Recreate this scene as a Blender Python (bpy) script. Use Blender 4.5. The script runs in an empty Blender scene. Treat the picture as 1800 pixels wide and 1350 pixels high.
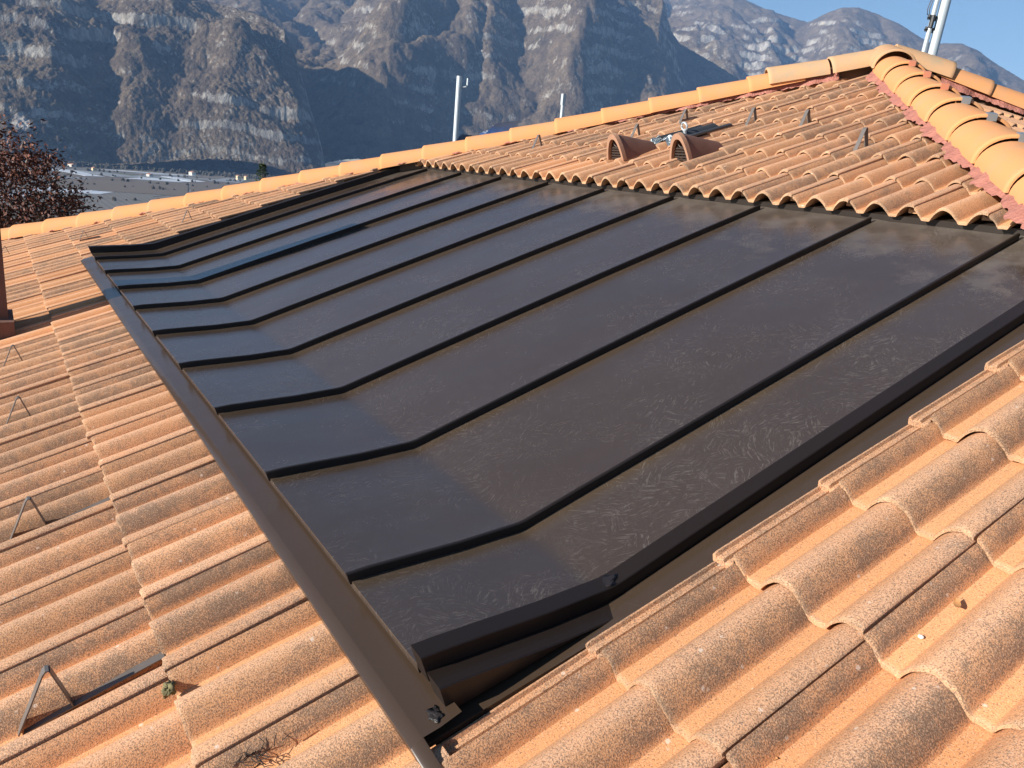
import bpy, bmesh, math, random
import numpy as np
from mathutils import Vector, Matrix

random.seed(7)
rng = np.random.default_rng(7)
SC = bpy.context.scene
COL = SC.collection
PI = math.pi
PITCH = math.radians(20.0)                 # pitch of the tiled roof
CA, SA = math.cos(PITCH), math.sin(PITCH)

# ------------------------------------------------------------------ camera
cam_d = bpy.data.cameras.new('camera')
cam = bpy.data.objects.new('camera', cam_d)
COL.objects.link(cam)
CAM_POS = Vector((0.9156, -0.5502, 0.9542))
c_r = Vector((0.542784, 0.835313, 0.087398))
c_u = Vector((-0.272599, 0.076788, 0.959059))
c_b = Vector((0.794402, -0.544386, 0.269385))
cam.matrix_world = Matrix(((c_r.x, c_u.x, c_b.x, CAM_POS.x), (c_r.y, c_u.y, c_b.y, CAM_POS.y),
                           (c_r.z, c_u.z, c_b.z, CAM_POS.z), (0, 0, 0, 1)))
cam_d.sensor_width = 36.0
cam_d.lens = 27.1156
cam_d.clip_start = 0.05
cam_d.clip_end = 40000
SC.camera = cam

# ------------------------------------------------------------------ light
SUN_EL = math.radians(20.0)
SUN_TO = Vector((-0.12, -1.22, 0.0)).normalized() * math.cos(SUN_EL) + Vector((0, 0, math.sin(SUN_EL)))
world = bpy.data.worlds.new('World')
SC.world = world
world.use_nodes = True
wn = world.node_tree
wn.nodes.clear()
w_out = wn.nodes.new('ShaderNodeOutputWorld')
w_bg = wn.nodes.new('ShaderNodeBackground')
w_sky = wn.nodes.new('ShaderNodeTexSky')
w_sky.sky_type = 'NISHITA'
w_sky.sun_disc = False
w_sky.sun_elevation = SUN_EL
w_sky.sun_rotation = math.atan2(SUN_TO.x, SUN_TO.y)
w_sky.altitude = 300
w_sky.air_density = 1.0
w_sky.dust_density = 0.0
w_sky.ozone_density = 3.0
w_bg.inputs['Strength'].default_value = 0.05
wn.links.new(w_sky.outputs[0], w_bg.inputs[0])
wn.links.new(w_bg.outputs[0], w_out.inputs[0])

sun_d = bpy.data.lights.new('sun', 'SUN')
sun_d.energy = 5.0
sun_d.angle = math.radians(0.53)
sun_d.color = (1.0, 0.945, 0.865)
sun = bpy.data.objects.new('sun', sun_d)
COL.objects.link(sun)
sun.rotation_euler = SUN_TO.to_track_quat('Z', 'Y').to_euler()

SC.view_settings.view_transform = 'Standard'
SC.view_settings.look = 'None'
SC.view_settings.gamma = 1.0
SC.view_settings.exposure = 1.17
SC.cycles.use_denoising = True
SC.cycles.max_bounces = 6
SC.cycles.volume_bounces = 0
SC.cycles.sample_clamp_indirect = 6.0

# ------------------------------------------------------------------ material helpers
class NT:
    """small helper round a material's node tree"""
    def __init__(self, name):
        self.m = bpy.data.materials.new(name)
        self.m.use_nodes = True
        self.t = self.m.node_tree
        self.b = self.t.nodes['Principled BSDF']
    def n(self, typ, **kw):
        nd = self.t.nodes.new('ShaderNode' + typ)
        for k, v in kw.items():
            setattr(nd, k, v)
        return nd
    def put(self, sock, val):
        if hasattr(val, 'links'):
            self.t.links.new(val, sock)
        else:
            sock.default_value = val
    def math(self, op, a, b=0.0, c=None, clamp=False):
        nd = self.n('Math', operation=op, use_clamp=clamp)
        self.put(nd.inputs[0], a); self.put(nd.inputs[1], b)
        if c is not None: self.put(nd.inputs[2], c)
        return nd.outputs[0]
    def mix(self, f, a, b, blend='MIX'):
        nd = self.n('Mix', data_type='RGBA', blend_type=blend)
        nd.clamp_factor = True
        self.put(nd.inputs[0], f)
        self.put(nd.inputs[6], a if hasattr(a, 'links') else (*a, 1)[:4])
        self.put(nd.inputs[7], b if hasattr(b, 'links') else (*b, 1)[:4])
        return nd.outputs[2]
    def ramp(self, f, stops, interp='LINEAR'):
        nd = self.n('ValToRGB')
        cr = nd.color_ramp
        cr.interpolation = interp
        while len(cr.elements) > 1: cr.elements.remove(cr.elements[-1])
        cr.elements[0].position = stops[0][0]
        c = stops[0][1]; cr.elements[0].color = (c, c, c, 1) if not hasattr(c, '__len__') else (*c, 1)[:4]
        for p, c in stops[1:]:
            e = cr.elements.new(p); e.color = (c, c, c, 1) if not hasattr(c, '__len__') else (*c, 1)[:4]
        self.put(nd.inputs[0], f)
        return nd.outputs[0]
    def noise(self, vec, scale, detail=3.0, rough=0.55, dist=0.0):
        nd = self.n('TexNoise')
        self.put(nd.inputs['Vector'], vec)
        nd.inputs['Scale'].default_value = scale
        nd.inputs['Detail'].default_value = detail
        nd.inputs['Roughness'].default_value = rough
        nd.inputs['Distortion'].default_value = dist
        return nd.outputs[0]
    def voro(self, vec, scale, feature='F1'):
        nd = self.n('TexVoronoi', feature=feature)
        self.put(nd.inputs['Vector'], vec)
        nd.inputs['Scale'].default_value = scale
        return nd
    def vmath(self, op, a, b=(0, 0, 0)):
        nd = self.n('VectorMath', operation=op)
        self.put(nd.inputs[0], a)
        if op == 'SCALE': self.put(nd.inputs[3], b)
        else: self.put(nd.inputs[1], b)
        return nd.outputs[0]
    def obj_coords(self, spread=37.0):
        """object coordinates shifted by a random amount per object"""
        tc = self.n('TexCoord'); oi = self.n('ObjectInfo')
        sh = self.n('CombineXYZ')
        self.put(sh.inputs[0], self.math('MULTIPLY', oi.outputs['Random'], spread))
        self.put(sh.inputs[1], self.math('MULTIPLY', oi.outputs['Random'], spread * 1.7))
        self.put(sh.inputs[2], self.math('MULTIPLY', oi.outputs['Random'], spread * 0.6))
        return self.vmath('ADD', tc.outputs['Object'], sh.outputs[0]), tc, oi
    def bump(self, h, strength, dist, normal=None):
        nd = self.n('Bump')
        nd.inputs['Strength'].default_value = strength
        nd.inputs['Distance'].default_value = dist
        self.put(nd.inputs['Height'], h)
        if normal is not None: self.put(nd.inputs['Normal'], normal)
        return nd.outputs[0]
    def set(self, **kw):
        for k, v in kw.items():
            self.put(self.b.inputs[k.replace('_', ' ')], v)
        return self.m

def plain(name, col, rough=0.6, metal=0.0, var=0.12, scale=12.0, bump=0.0, bscale=60.0, spec=0.5):
    k = NT(name)
    v, tc, oi = k.obj_coords()
    f = k.noise(v, scale, 4.0)
    lo = tuple(c * (1 - var) for c in col); hi = tuple(min(1, c * (1 + var)) for c in col)
    k.put(k.b.inputs['Base Color'], k.mix(f, lo, hi))
    k.b.inputs['Roughness'].default_value = rough
    k.b.inputs['Metallic'].default_value = metal
    k.b.inputs['Specular IOR Level'].default_value = spec
    if bump: k.put(k.b.inputs['Normal'], k.bump(k.noise(v, bscale, 4.0), bump, 0.01))
    return k.m

def mat_tile(name, end_band=True):
    """weathered sanded concrete roof tile; UV holds metres across and along one tile"""
    k = NT(name)
    v, tc, oi = k.obj_coords()
    sep = k.n('SeparateXYZ'); k.put(sep.inputs[0], tc.outputs['UV'])
    u, l = sep.outputs[0], sep.outputs[1]
    oc = k.n('SeparateColor'); k.put(oc.inputs[0], oi.outputs['Color'])
    tone, dirtiness, warm = oc.outputs[0], oc.outputs[1], oc.outputs[2]
    prof = k.ramp(k.math('DIVIDE', u, 0.32),
                  [(0.0, .75), (0.09, .95), (0.118, .15), (0.2, .04), (0.235, .12), (0.30, .42), (0.41, .55), (0.48, .85), (0.565, 1.0),
                   (0.592, .2), (0.66, .04), (0.70, .12), (0.77, .42), (0.87, .62), (1.0, .62)])
    big = k.noise(v, 9.0, 4.0, 0.6)
    med = k.noise(v, 60.0, 4.0, 0.65)
    fine = k.noise(v, 330.0, 2.0, 0.8)
    grain = k.noise(k.vmath('ADD', v, (5.1, 2.2, 7.7)), 380.0, 2.0, 0.8)
    d = k.math('MULTIPLY', prof, k.math('MULTIPLY_ADD', big, 1.3, 0.1))
    d = k.math('ADD', d, k.math('MULTIPLY_ADD', med, 0.5, -0.25))
    d = k.math('MULTIPLY', d, k.math('MULTIPLY_ADD', dirtiness, 1.5, 0.1), clamp=True)
    clean = k.mix(warm, (0.60, 0.255, 0.098), (0.66, 0.32, 0.138))
    clean = k.mix(k.math('MULTIPLY', big, 0.45), clean, (0.70, 0.37, 0.19))
    grey = k.mix(med, (0.35, 0.205, 0.125), (0.56, 0.37, 0.24))
    col = k.mix(k.math('MULTIPLY', d, 0.62), clean, grey)
    crest = k.ramp(k.math('DIVIDE', u, 0.32), [(0, .5), (0.03, .2), (0.06, 0), (0.30, 0), (0.37, 1), (0.43, 1), (0.49, 0), (0.77, 0), (0.85, 1), (1.0, 1)])
    col = k.mix(k.math('MULTIPLY', k.math('MULTIPLY', crest, k.math('ADD', big, 0.2)), 0.42), col, (0.66, 0.44, 0.315))
    # the lower end faces the sun, so its colour is toned down
    if end_band:
        e = k.ramp(k.math('ADD', l, k.math('MULTIPLY', med, 0.012)), [(0, 1), (0.008, 1), (0.017, 0), (1, 0)])
        e = k.math('MULTIPLY', e, k.math('GREATER_THAN', u, 0.004))
        col = k.mix(k.math('MULTIPLY', e, 0.62), col, k.mix(med, (0.26, 0.17, 0.105), (0.56, 0.38, 0.235)))
    # dark algae specks, denser where the tile is dirty
    sp = k.ramp(k.math('ADD', fine, k.math('MULTIPLY', d, 0.16)), [(0.0, 0), (0.55, 0), (0.66, 1.0), (1, 1)])
    col = k.mix(k.math('MULTIPLY', sp, 0.72), col, (0.085, 0.06, 0.045))
    blot = k.ramp(k.math('MULTIPLY', k.noise(v, 33.0, 5.0, 0.7), k.math('ADD', d, 0.35)), [(0, 0), (0.50, 0), (0.62, 1), (1, 1)])
    col = k.mix(k.math('MULTIPLY', blot, 0.32), col, (0.12, 0.09, 0.07))
    # pale sand grains and lichen
    gr = k.ramp(grain, [(0, 0), (0.55, 0), (0.66, 1), (1, 1)])
    col = k.mix(k.math('MULTIPLY', gr, 0.48), col, (0.76, 0.55, 0.38))
    vo = k.voro(v, 26.0)
    lich = k.ramp(k.math('ADD', vo.outputs['Distance'], k.math('MULTIPLY', med, 0.35)), [(0, 1), (0.22, 1), (0.29, 0), (1, 0)])
    vs = k.n('SeparateColor'); k.put(vs.inputs[0], vo.outputs['Color'])
    pick = k.math('GREATER_THAN', vs.outputs[0], 0.42)
    col = k.mix(k.math('MULTIPLY', k.math('MULTIPLY', lich, pick), 0.62), col, (0.70, 0.60, 0.50))
    tint = k.n('CombineColor')
    for i, s in enumerate((1.0, 0.98, 0.96)):
        k.put(tint.inputs[i], k.math('MULTIPLY', tone, s))
    col = k.mix(1.0, col, tint.outputs[0], 'MULTIPLY')
    k.put(k.b.inputs['Base Color'], col)
    k.b.inputs['Roughness'].default_value = 0.9
    k.b.inputs['Specular IOR Level'].default_value = 0.25
    h = k.math('ADD', k.math('MULTIPLY', grain, 1.0), k.math('MULTIPLY', med, 0.35))
    nb = k.bump(h, 0.6, 0.0022)
    k.put(k.b.inputs['Normal'], nb)
    return k.m

def mat_hip(name, base=(0.61, 0.275, 0.11), age=(0.44, 0.27, 0.155), amt=0.75):
    k = NT(name)
    v, tc, oi = k.obj_coords()
    f = k.noise(v, 7.0, 5.0, 0.6)
    col = k.mix(k.math('MULTIPLY', k.ramp(f, [(0, 0), (0.45, 0), (0.75, 1), (1, 1)]), amt), base, age)
    sp = k.ramp(k.noise(v, 160.0, 3.0, 0.7), [(0, 0), (0.62, 0), (0.72, 1), (1, 1)])
    col = k.mix(k.math('MULTIPLY', sp, 0.5), col, (0.3, 0.16, 0.08))
    col = k.mix(k.math('MULTIPLY_ADD', oi.outputs['Random'], 0.25, 0.0), col, (0.55, 0.235, 0.095))
    k.put(k.b.inputs['Base Color'], col)
    k.b.inputs['Roughness'].default_value = 0.85
    k.b.inputs['Specular IOR Level'].default_value = 0.25
    k.put(k.b.inputs['Normal'], k.bump(k.noise(v, 180.0, 4.0), 0.3, 0.003))
    return k.m

def mat_metal(name, dust=1.0, spec=0.95, shaded=False, brown=None):
    """dark brown coated sheet with dusty wiping marks"""
    k = NT(name)
    v, tc, oi = k.obj_coords(11.0)
    oc = k.n('SeparateColor'); k.put(oc.inputs[0], oi.outputs['Color'])
    amt = oc.outputs[0]
    # wiping marks: short strokes, their direction changing from patch to patch
    w = k.n('TexNoise'); k.put(w.inputs['Vector'], v); w.inputs['Scale'].default_value = 9.0; w.inputs['Detail'].default_value = 3.0
    wc = k.vmath('SCALE', k.vmath('SUBTRACT', w.outputs['Color'], (0.5, 0.5, 0.5)), 0.035)
    v2 = k.vmath('ADD', v, wc)
    def strokes(vec, cell, sx, sy, base):
        vo = k.voro(vec, cell)
        vs = k.n('SeparateColor'); k.put(vs.inputs[0], vo.outputs['Color'])
        ro = k.n('VectorRotate'); ro.rotation_type = 'Z_AXIS'
        k.put(ro.inputs['Vector'], vec)
        k.put(ro.inputs['Angle'], k.math('MULTIPLY_ADD', vs.outputs[0], 2.4, base))
        return k.noise(k.vmath('MULTIPLY', ro.outputs[0], (sx, sy, 20.0)), 1.0, 3.0, 0.75, 0.1)
    sw = strokes(v2, 17.0, 170.0, 22.0, -1.2)
    sw2 = strokes(k.vmath('ADD', v2, (3.3, 1.7, 0)), 31.0, 260.0, 42.0, 0.2)
    patch = k.ramp(k.noise(v, 2.6, 4.0, 0.6), [(0, 0), (0.40, 0.05), (0.62, 1), (1, 1)])
    patch2 = k.ramp(k.noise(k.vmath('ADD', v, (9, 4, 2)), 5.0, 3.0, 0.6), [(0, 0), (0.45, 0), (0.66, 1), (1, 1)])
    s1 = k.math('MULTIPLY', k.ramp(sw, [(0, 0), (0.53, 0), (0.68, 1), (1, 1)]), patch)
    s2 = k.math('MULTIPLY', k.ramp(sw2, [(0, 0), (0.54, 0), (0.68, 1), (1, 1)]), patch2)
    smear = k.math('MULTIPLY', k.math('ADD', s1, k.math('MULTIPLY', s2, 0.7), clamp=True), amt)
    film = k.math('MULTIPLY', k.noise(v, 1.6, 5.0, 0.6), k.math('MULTIPLY', amt, 0.08))
    spk = k.ramp(k.noise(v, 240.0, 2.0, 0.5), [(0, 0), (0.735, 0), (0.76, 1), (1, 1)])
    spk = k.math('MULTIPLY', spk, k.math('MULTIPLY', patch2, 0.5))
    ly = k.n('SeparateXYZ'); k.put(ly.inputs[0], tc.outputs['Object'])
    tops = k.math('MULTIPLY', k.ramp(k.math('ADD', k.math('DIVIDE', ly.outputs[1], 3.0), k.math('MULTIPLY_ADD', patch2, 0.10, -0.05)), [(0, 0), (0.76, 0), (0.93, 1), (1, 1)]), k.math('MULTIPLY', amt, 0.30))
    film = k.math('ADD', film, k.math('MULTIPLY', tops, k.math('ADD', 0.55, k.noise(v, 14.0, 4.0, 0.7))))
    dsum = k.math('ADD', k.math('ADD', k.math('MULTIPLY', smear, 0.23), film), k.math('MULTIPLY', spk, 0.5), clamp=True)
    dsum = k.math('MULTIPLY', dsum, dust)
    base = k.mix(k.noise(v, 0.9, 3.0), (0.036, 0.0225, 0.014), (0.047, 0.030, 0.019))
    if brown: base = k.mix(k.noise(v, 6.0, 4.0), tuple(c * 0.85 for c in brown), brown)
    if shaded: base = k.mix(k.noise(v, 0.9, 3.0), (0.013, 0.0085, 0.0065), (0.018, 0.012, 0.009))  # same paint as pans; shade on seams and upstands is put into the colour
    seam_refl = k.ramp(k.math('ADD', ly.outputs[0], k.math('MULTIPLY_ADD', k.noise(v, 5.0, 3.0), 0.04, -0.02)), [(0, 1), (0.012, 0.9), (0.07, 0), (1, 0)])
    base = k.mix(k.math('MULTIPLY', k.math('MULTIPLY', seam_refl, amt), 0.0 if shaded else 0.32), base, (0.12, 0.085, 0.052))  # seam's brown reflection painted into the pan colour along one edge
    k.put(k.b.inputs['Base Color'], k.mix(dsum, base, (0.34, 0.30, 0.26)))
    k.put(k.b.inputs['Roughness'], k.math('ADD', 0.40 if shaded else 0.20, k.math('MULTIPLY', dsum, 0.8), clamp=True))
    k.b.inputs['Specular IOR Level'].default_value = spec
    hb = k.noise(k.vmath('MULTIPLY', v, (1.6, 0.8, 1.0)), 2.6, 3.0, 0.45)
    nb = k.bump(hb, 0.6, 0.008)
    nb = k.bump(k.noise(v, 700.0, 2.0), 0.05, 0.0005, nb)
    k.put(k.b.inputs['Normal'], nb)
    return k.m

M = {}
M['tile'] = mat_tile('sanded_concrete_tile')
M['hip'] = mat_hip('hip_tile_clay')
M['hip_grey'] = mat_hip('aged_hip_tile', (0.50, 0.30, 0.16), (0.33, 0.28, 0.19), 0.95)
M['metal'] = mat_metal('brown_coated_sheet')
M['metal_trim_shaded'] = mat_metal('brown_trim_shaded', 0.2, 0.35, True)
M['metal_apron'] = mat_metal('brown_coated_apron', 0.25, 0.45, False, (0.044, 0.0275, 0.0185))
M['deck'] = plain('roof_boards', (0.10, 0.065, 0.045), 0.9)
M['plaster'] = plain('house_plaster', (0.55, 0.45, 0.34), 0.9, bump=0.3)
M['chimney'] = plain('chimney_render', (0.17, 0.08, 0.055), 0.9, bump=0.4)
M['bracket'] = plain('brown_painted_steel', (0.13, 0.115, 0.105), 0.42, 0.2, var=0.2)
M['galv'] = plain('galvanised_steel', (0.50, 0.54, 0.56), 0.42, 0.55, var=0.1)
M['zinc'] = plain('zinc_pole', (0.44, 0.49, 0.51), 0.5, 0.25, var=0.06)
M['black'] = plain('black_plastic', (0.02, 0.02, 0.022), 0.45)
M['blackmetal'] = plain('black_sheet', (0.035, 0.037, 0.04), 0.5, var=0.25)
M['tar'] = plain('black_sealant', (0.014, 0.010, 0.009), 0.5, bump=0.4, bscale=60)
M['foil'] = plain('crinkled_foil', (0.42, 0.46, 0.46), 0.35, 0.7, bump=1.0, bscale=70)
M['vent'] = plain('vent_clay', (0.17, 0.082, 0.056), 0.8, var=0.25, bump=0.3, bscale=120)
M['ventrim'] = plain('vent_rim_clay', (0.33, 0.185, 0.115), 0.85, var=0.2, bump=0.3, bscale=120)
M['darkhole'] = plain('vent_grille_plastic', (0.035, 0.025, 0.02), 0.6)
M['clip'] = plain('clip_grey', (0.34, 0.36, 0.37), 0.4, 0.6)
M['clipred'] = plain('clip_clay_paint', (0.50, 0.19, 0.11), 0.6)
M['moss'] = plain('dry_moss', (0.17, 0.15, 0.07), 0.95, var=0.5, scale=90)
M['twig'] = plain('dark_twigs', (0.03, 0.022, 0.018), 0.9)
M['leafdry'] = plain('dry_leaf', (0.36, 0.17, 0.06), 0.8, var=0.3)
M['bluebit'] = plain('blue_plastic', (0.05, 0.14, 0.36), 0.35)
M['tarp'] = plain('blue_tarpaulin', (0.06, 0.24, 0.62), 0.4, bump=0.6, bscale=25)
M['whitebit'] = plain('white_sheet', (0.75, 0.76, 0.76), 0.5)
M['cable'] = plain('cable_black', (0.03, 0.035, 0.045), 0.5)
M['stone'] = plain('pale_chip', (0.75, 0.72, 0.66), 0.9)

def mat_underlay():
    k = NT('red_hip_membrane')
    v, tc, oi = k.obj_coords()
    f = k.noise(v, 18.0, 4.0, 0.6)
    col = k.mix(f, (0.25, 0.085, 0.06), (0.45, 0.19, 0.14))
    k.put(k.b.inputs['Base Color'], col)
    k.b.inputs['Roughness'].default_value = 0.65
    k.put(k.b.inputs['Normal'], k.bump(k.noise(k.vmath('MULTIPLY', v, (1, 1, 1)), 65.0, 3.0), 0.9, 0.012))
    return k.m
M['underlay'] = mat_underlay()

def mat_mountain():
    k = NT('wooded_limestone')
    tc = k.n('TexCoord'); g = k.n('NewGeometry')
    pos = tc.outputs['Object']
    sn = k.n('SeparateXYZ'); k.put(sn.inputs[0], g.outputs['True Normal'])
    sp = k.n('SeparateXYZ'); k.put(sp.inputs[0], pos)
    bign = k.noise(pos, 0.0035, 5.0, 0.6)
    mid = k.noise(pos, 0.016, 5.0, 0.65)
    fin = k.noise(pos, 0.085, 4.0, 0.7)
    steep = k.math('SUBTRACT', 1.0, sn.outputs[2])
    rk = k.math('ADD', steep, k.math('ADD', k.math('MULTIPLY_ADD', mid, 0.42, -0.21), k.math('MULTIPLY_ADD', bign, 0.5, -0.25)))
    rk = k.math('ADD', rk, k.math('MULTIPLY_ADD', fin, 0.34, -0.17))
    vst = k.noise(k.vmath('MULTIPLY', pos, (0.028, 0.028, 0.007)), 1.0, 4.0, 0.7)
    rk = k.math('ADD', rk, k.math('MULTIPLY_ADD', vst, 0.5, -0.25))
    oi = k.n('ObjectInfo'); oc = k.n('SeparateColor'); k.put(oc.inputs[0], oi.outputs['Color'])
    rk = k.math('SUBTRACT', rk, oc.outputs[0])
    rock = k.ramp(rk, [(0, 0), (0.49, 0), (0.62, 0.85), (1, 1)])
    forest = k.mix(k.ramp(mid, [(0, 0), (0.35, 0), (0.65, 1), (1, 1)]), (0.072, 0.054, 0.040), (0.15, 0.112, 0.075))
    forest = k.mix(k.math('MULTIPLY', k.ramp(bign, [(0, 0), (0.5, 0), (0.64, 1), (1, 1)]), 0.55), forest, (0.18, 0.135, 0.085))
    ever = k.ramp(k.noise(pos, 0.009, 4.0, 0.7), [(0, 0), (0.60, 0), (0.68, 1), (1, 1)])
    forest = k.mix(k.math('MULTIPLY', ever, 0.6), forest, (0.032, 0.038, 0.025))
    forest = k.mix(k.math('MULTIPLY', k.ramp(fin, [(0, 1), (0.42, 0.6), (0.52, 0), (1, 0)]), 0.6), forest, (0.028, 0.024, 0.02))
    streak = k.noise(k.vmath('MULTIPLY', pos, (0.05, 0.05, 0.014)), 1.0, 4.0, 0.7)
    stone = k.mix(k.ramp(streak, [(0, 0), (0.38, 0), (0.62, 1), (1, 1)]), (0.15, 0.135, 0.115), (0.38, 0.355, 0.31))
    stone = k.mix(k.math('MULTIPLY', k.ramp(k.noise(pos, 0.02, 3.0), [(0, 0), (0.58, 0), (0.7, 1), (1, 1)]), 0.4), stone, (0.46, 0.36, 0.22))
    qd = k.n('VectorMath', operation='DISTANCE'); k.put(qd.inputs[0], pos); qd.inputs[1].default_value = (-2440, 72, -42)
    qm = k.ramp(k.math('ADD', k.math('DIVIDE', qd.outputs['Value'], 100.0), k.math('MULTIPLY_ADD', mid, 0.8, -0.4)), [(0, 1), (0.55, 1), (0.65, 0), (1, 0)])
    col = k.mix(k.math('MULTIPLY', qm, 0.9), k.mix(rock, forest, stone), (0.50, 0.45, 0.39))
    k.put(k.b.inputs['Base Color'], col)
    k.b.inputs['Roughness'].default_value = 1.0
    k.b.inputs['Specular IOR Level'].default_value = 0.05
    h = k.math('ADD', k.math('MULTIPLY', fin, 9.0), k.math('MULTIPLY', k.noise(pos, 0.22, 3.0, 0.7), 5.0))
    k.put(k.b.inputs['Normal'], k.bump(h, 0.8, 1.0))
    return k.m
M['mountain'] = mat_mountain()

def mat_field(name, a, b, stripe=None, rough=0.95):
    k = NT(name)
    tc = k.n('TexCoord'); pos = tc.outputs['Object']
    f = k.noise(pos, 0.02, 4.0, 0.6)
    col = k.mix(f, a, b)
    if stripe:
        wv = k.n('TexWave'); k.put(wv.inputs['Vector'], pos)
        wv.inputs['Scale'].default_value = stripe; wv.inputs['Distortion'].default_value = 0.6
        wv.bands_direction = 'Y'
        col = k.mix(k.math('MULTIPLY', wv.outputs['Fac'], 0.6), col, tuple(c * 0.5 for c in a))
    k.put(k.b.inputs['Base Color'], col)
    k.b.inputs['Roughness'].default_value = rough
    return k.m
M['ground'] = mat_field('winter_meadow', (0.10, 0.085, 0.06), (0.14, 0.11, 0.075))
M['brownfield'] = mat_field('bare_vineyard', (0.15, 0.115, 0.085), (0.115, 0.09, 0.07), 0.05)
M['greyfield'] = mat_field('orchard_rows', (0.17, 0.155, 0.14), (0.13, 0.125, 0.105), 0.035)
M['meadow'] = mat_field('winter_grass', (0.085, 0.095, 0.05), (0.11, 0.10, 0.06))
M['whitefield'] = mat_field('crop_cover', (0.62, 0.66, 0.70), (0.48, 0.52, 0.56), None, 0.5)
M['palefield'] = mat_field('pale_netting', (0.30, 0.32, 0.34), (0.24, 0.26, 0.27), 0.06, 0.7)
M['wallwhite'] = plain('farm_plaster', (0.55, 0.52, 0.45), 0.9)
M['wallyellow'] = plain('farm_plaster_yellow', (0.66, 0.52, 0.30), 0.9)
M['farmroof'] = plain('farm_roof_tiles', (0.42, 0.20, 0.12), 0.9)
M['window'] = plain('farm_window', (0.05, 0.06, 0.07), 0.3)
M['wood'] = plain('valley_trees', (0.055, 0.047, 0.032), 1.0, var=0.5, scale=0.05)

def mat_leaf(name, a, b):
    k = NT(name)
    g = k.n('NewGeometry')
    c = k.mix(g.outputs['Random Per Island'], a, b)
    k.put(k.b.inputs['Base Color'], c)
    k.b.inputs['Roughness'].default_value = 0.6
    k.b.inputs['Specular IOR Level'].default_value = 0.3
    return k.m
M['leafbrown'] = mat_leaf('russet_leaves', (0.06, 0.018, 0.012), (0.17, 0.055, 0.03))
M['leafgreen'] = mat_leaf('yellowing_leaves', (0.07, 0.075, 0.02), (0.17, 0.13, 0.035))
M['needle'] = mat_leaf('conifer_needles', (0.02, 0.04, 0.014), (0.06, 0.085, 0.03))
M['bark'] = plain('bark', (0.06, 0.045, 0.035), 0.95, bump=0.6, bscale=40)

# ------------------------------------------------------------------ mesh helpers
class MB:
    def __init__(self): self.v = []; self.f = []
    def add(self, vs, fs):
        o = len(self.v); self.v += [tuple(p) for p in vs]; self.f += [tuple(i + o for i in q) for q in fs]
    def box(self, a, b, mat=None):
        (x0, y0, z0), (x1, y1, z1) = a, b
        vs = [Vector(p) for p in ((x0, y0, z0), (x1, y0, z0), (x1, y1, z0), (x0, y1, z0), (x0, y0, z1), (x1, y0, z1), (x1, y1, z1), (x0, y1, z1))]
        if mat is not None: vs = [mat @ p for p in vs]
        self.add(vs, [(0, 3, 2, 1), (4, 5, 6, 7), (0, 1, 5, 4), (1, 2, 6, 5), (2, 3, 7, 6), (3, 0, 4, 7)])
    def tube(self, pts, rad, n=8, caps=True):
        pts = [Vector(p) for p in pts]
        rads = rad if hasattr(rad, '__len__') else [rad] * len(pts)
        rings = []
        for i, p in enumerate(pts):
            d = (pts[min(i + 1, len(pts) - 1)] - pts[max(i - 1, 0)]).normalized()
            up = Vector((0, 0, 1)) if abs(d.z) < 0.95 else Vector((1, 0, 0))
            a = d.cross(up).normalized(); b = a.cross(d)
            rings.append([p + (a * math.cos(t) + b * math.sin(t)) * rads[i] for t in [2 * PI * j / n for j in range(n)]])
        fs = []
        for i in range(len(pts) - 1):
            for j in range(n):
                fs.append((i * n + j, i * n + (j + 1) % n, (i + 1) * n + (j + 1) % n, (i + 1) * n + j))
        if caps:
            fs.append(tuple(reversed(range(n)))); fs.append(tuple((len(pts) - 1) * n + j for j in range(n)))
        self.add([q for r in rings for q in r], fs)
    def sweep(self, section, path, closed=True, caps=True):
        """section: list of (u, z) offsets; path: list of (v, z) -> extruded along v, section kept upright"""
        n = len(section); vs = []
        for (v, z) in path:
            vs += [(u, v, z + dz) for (u, dz) in section]
        fs = []
        m = n if closed else n - 1
        for i in range(len(path) - 1):
            for j in range(m):
                fs.append((i * n + j, i * n + (j + 1) % n, (i + 1) * n + (j + 1) % n, (i + 1) * n + j))
        if caps and closed:
            fs.append(tuple(range(n))); fs.append(tuple((len(path) - 1) * n + j for j in reversed(range(n))))
        self.add(vs, fs)
    def mesh(self, name, mat, smooth=None, fix=True):
        me = bpy.data.meshes.new(name)
        me.from_pydata(self.v, [], self.f)
        if fix:
            bm = bmesh.new(); bm.from_mesh(me)
            bmesh.ops.recalc_face_normals(bm, faces=bm.faces)
            bm.to_mesh(me); bm.free()
        me.materials.append(mat)
        if smooth is not None:
            for p in me.polygons: p.use_smooth = True
            me.set_sharp_from_angle(angle=math.radians(smooth))
        me.update()
        return me

def link(name, me, parent=None, mat=None, color=None):
    o = bpy.data.objects.new(name, me)
    COL.objects.link(o)
    if parent is not None: o.parent = parent
    if mat is not None:
        if parent is not None:
            pl = parent.matrix_basis
            o.matrix_basis = pl.inverted() @ mat if parent.parent is None else mat
        else: o.matrix_basis = mat
    if color is not None: o.color = color
    return o
def empty(name, mat, label, cat, group=None):
    o = bpy.data.objects.new(name, None); COL.objects.link(o)
    o.empty_display_size = 0.1
    o.matrix_basis = mat
    tag(o, label, cat, group)
    return o
def tag(o, label, cat, group=None):
    o['label'] = label; o['category'] = cat
    if group: o['group'] = group
    return o
def struct(o):
    o['kind'] = 'structure'
    return o

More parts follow.
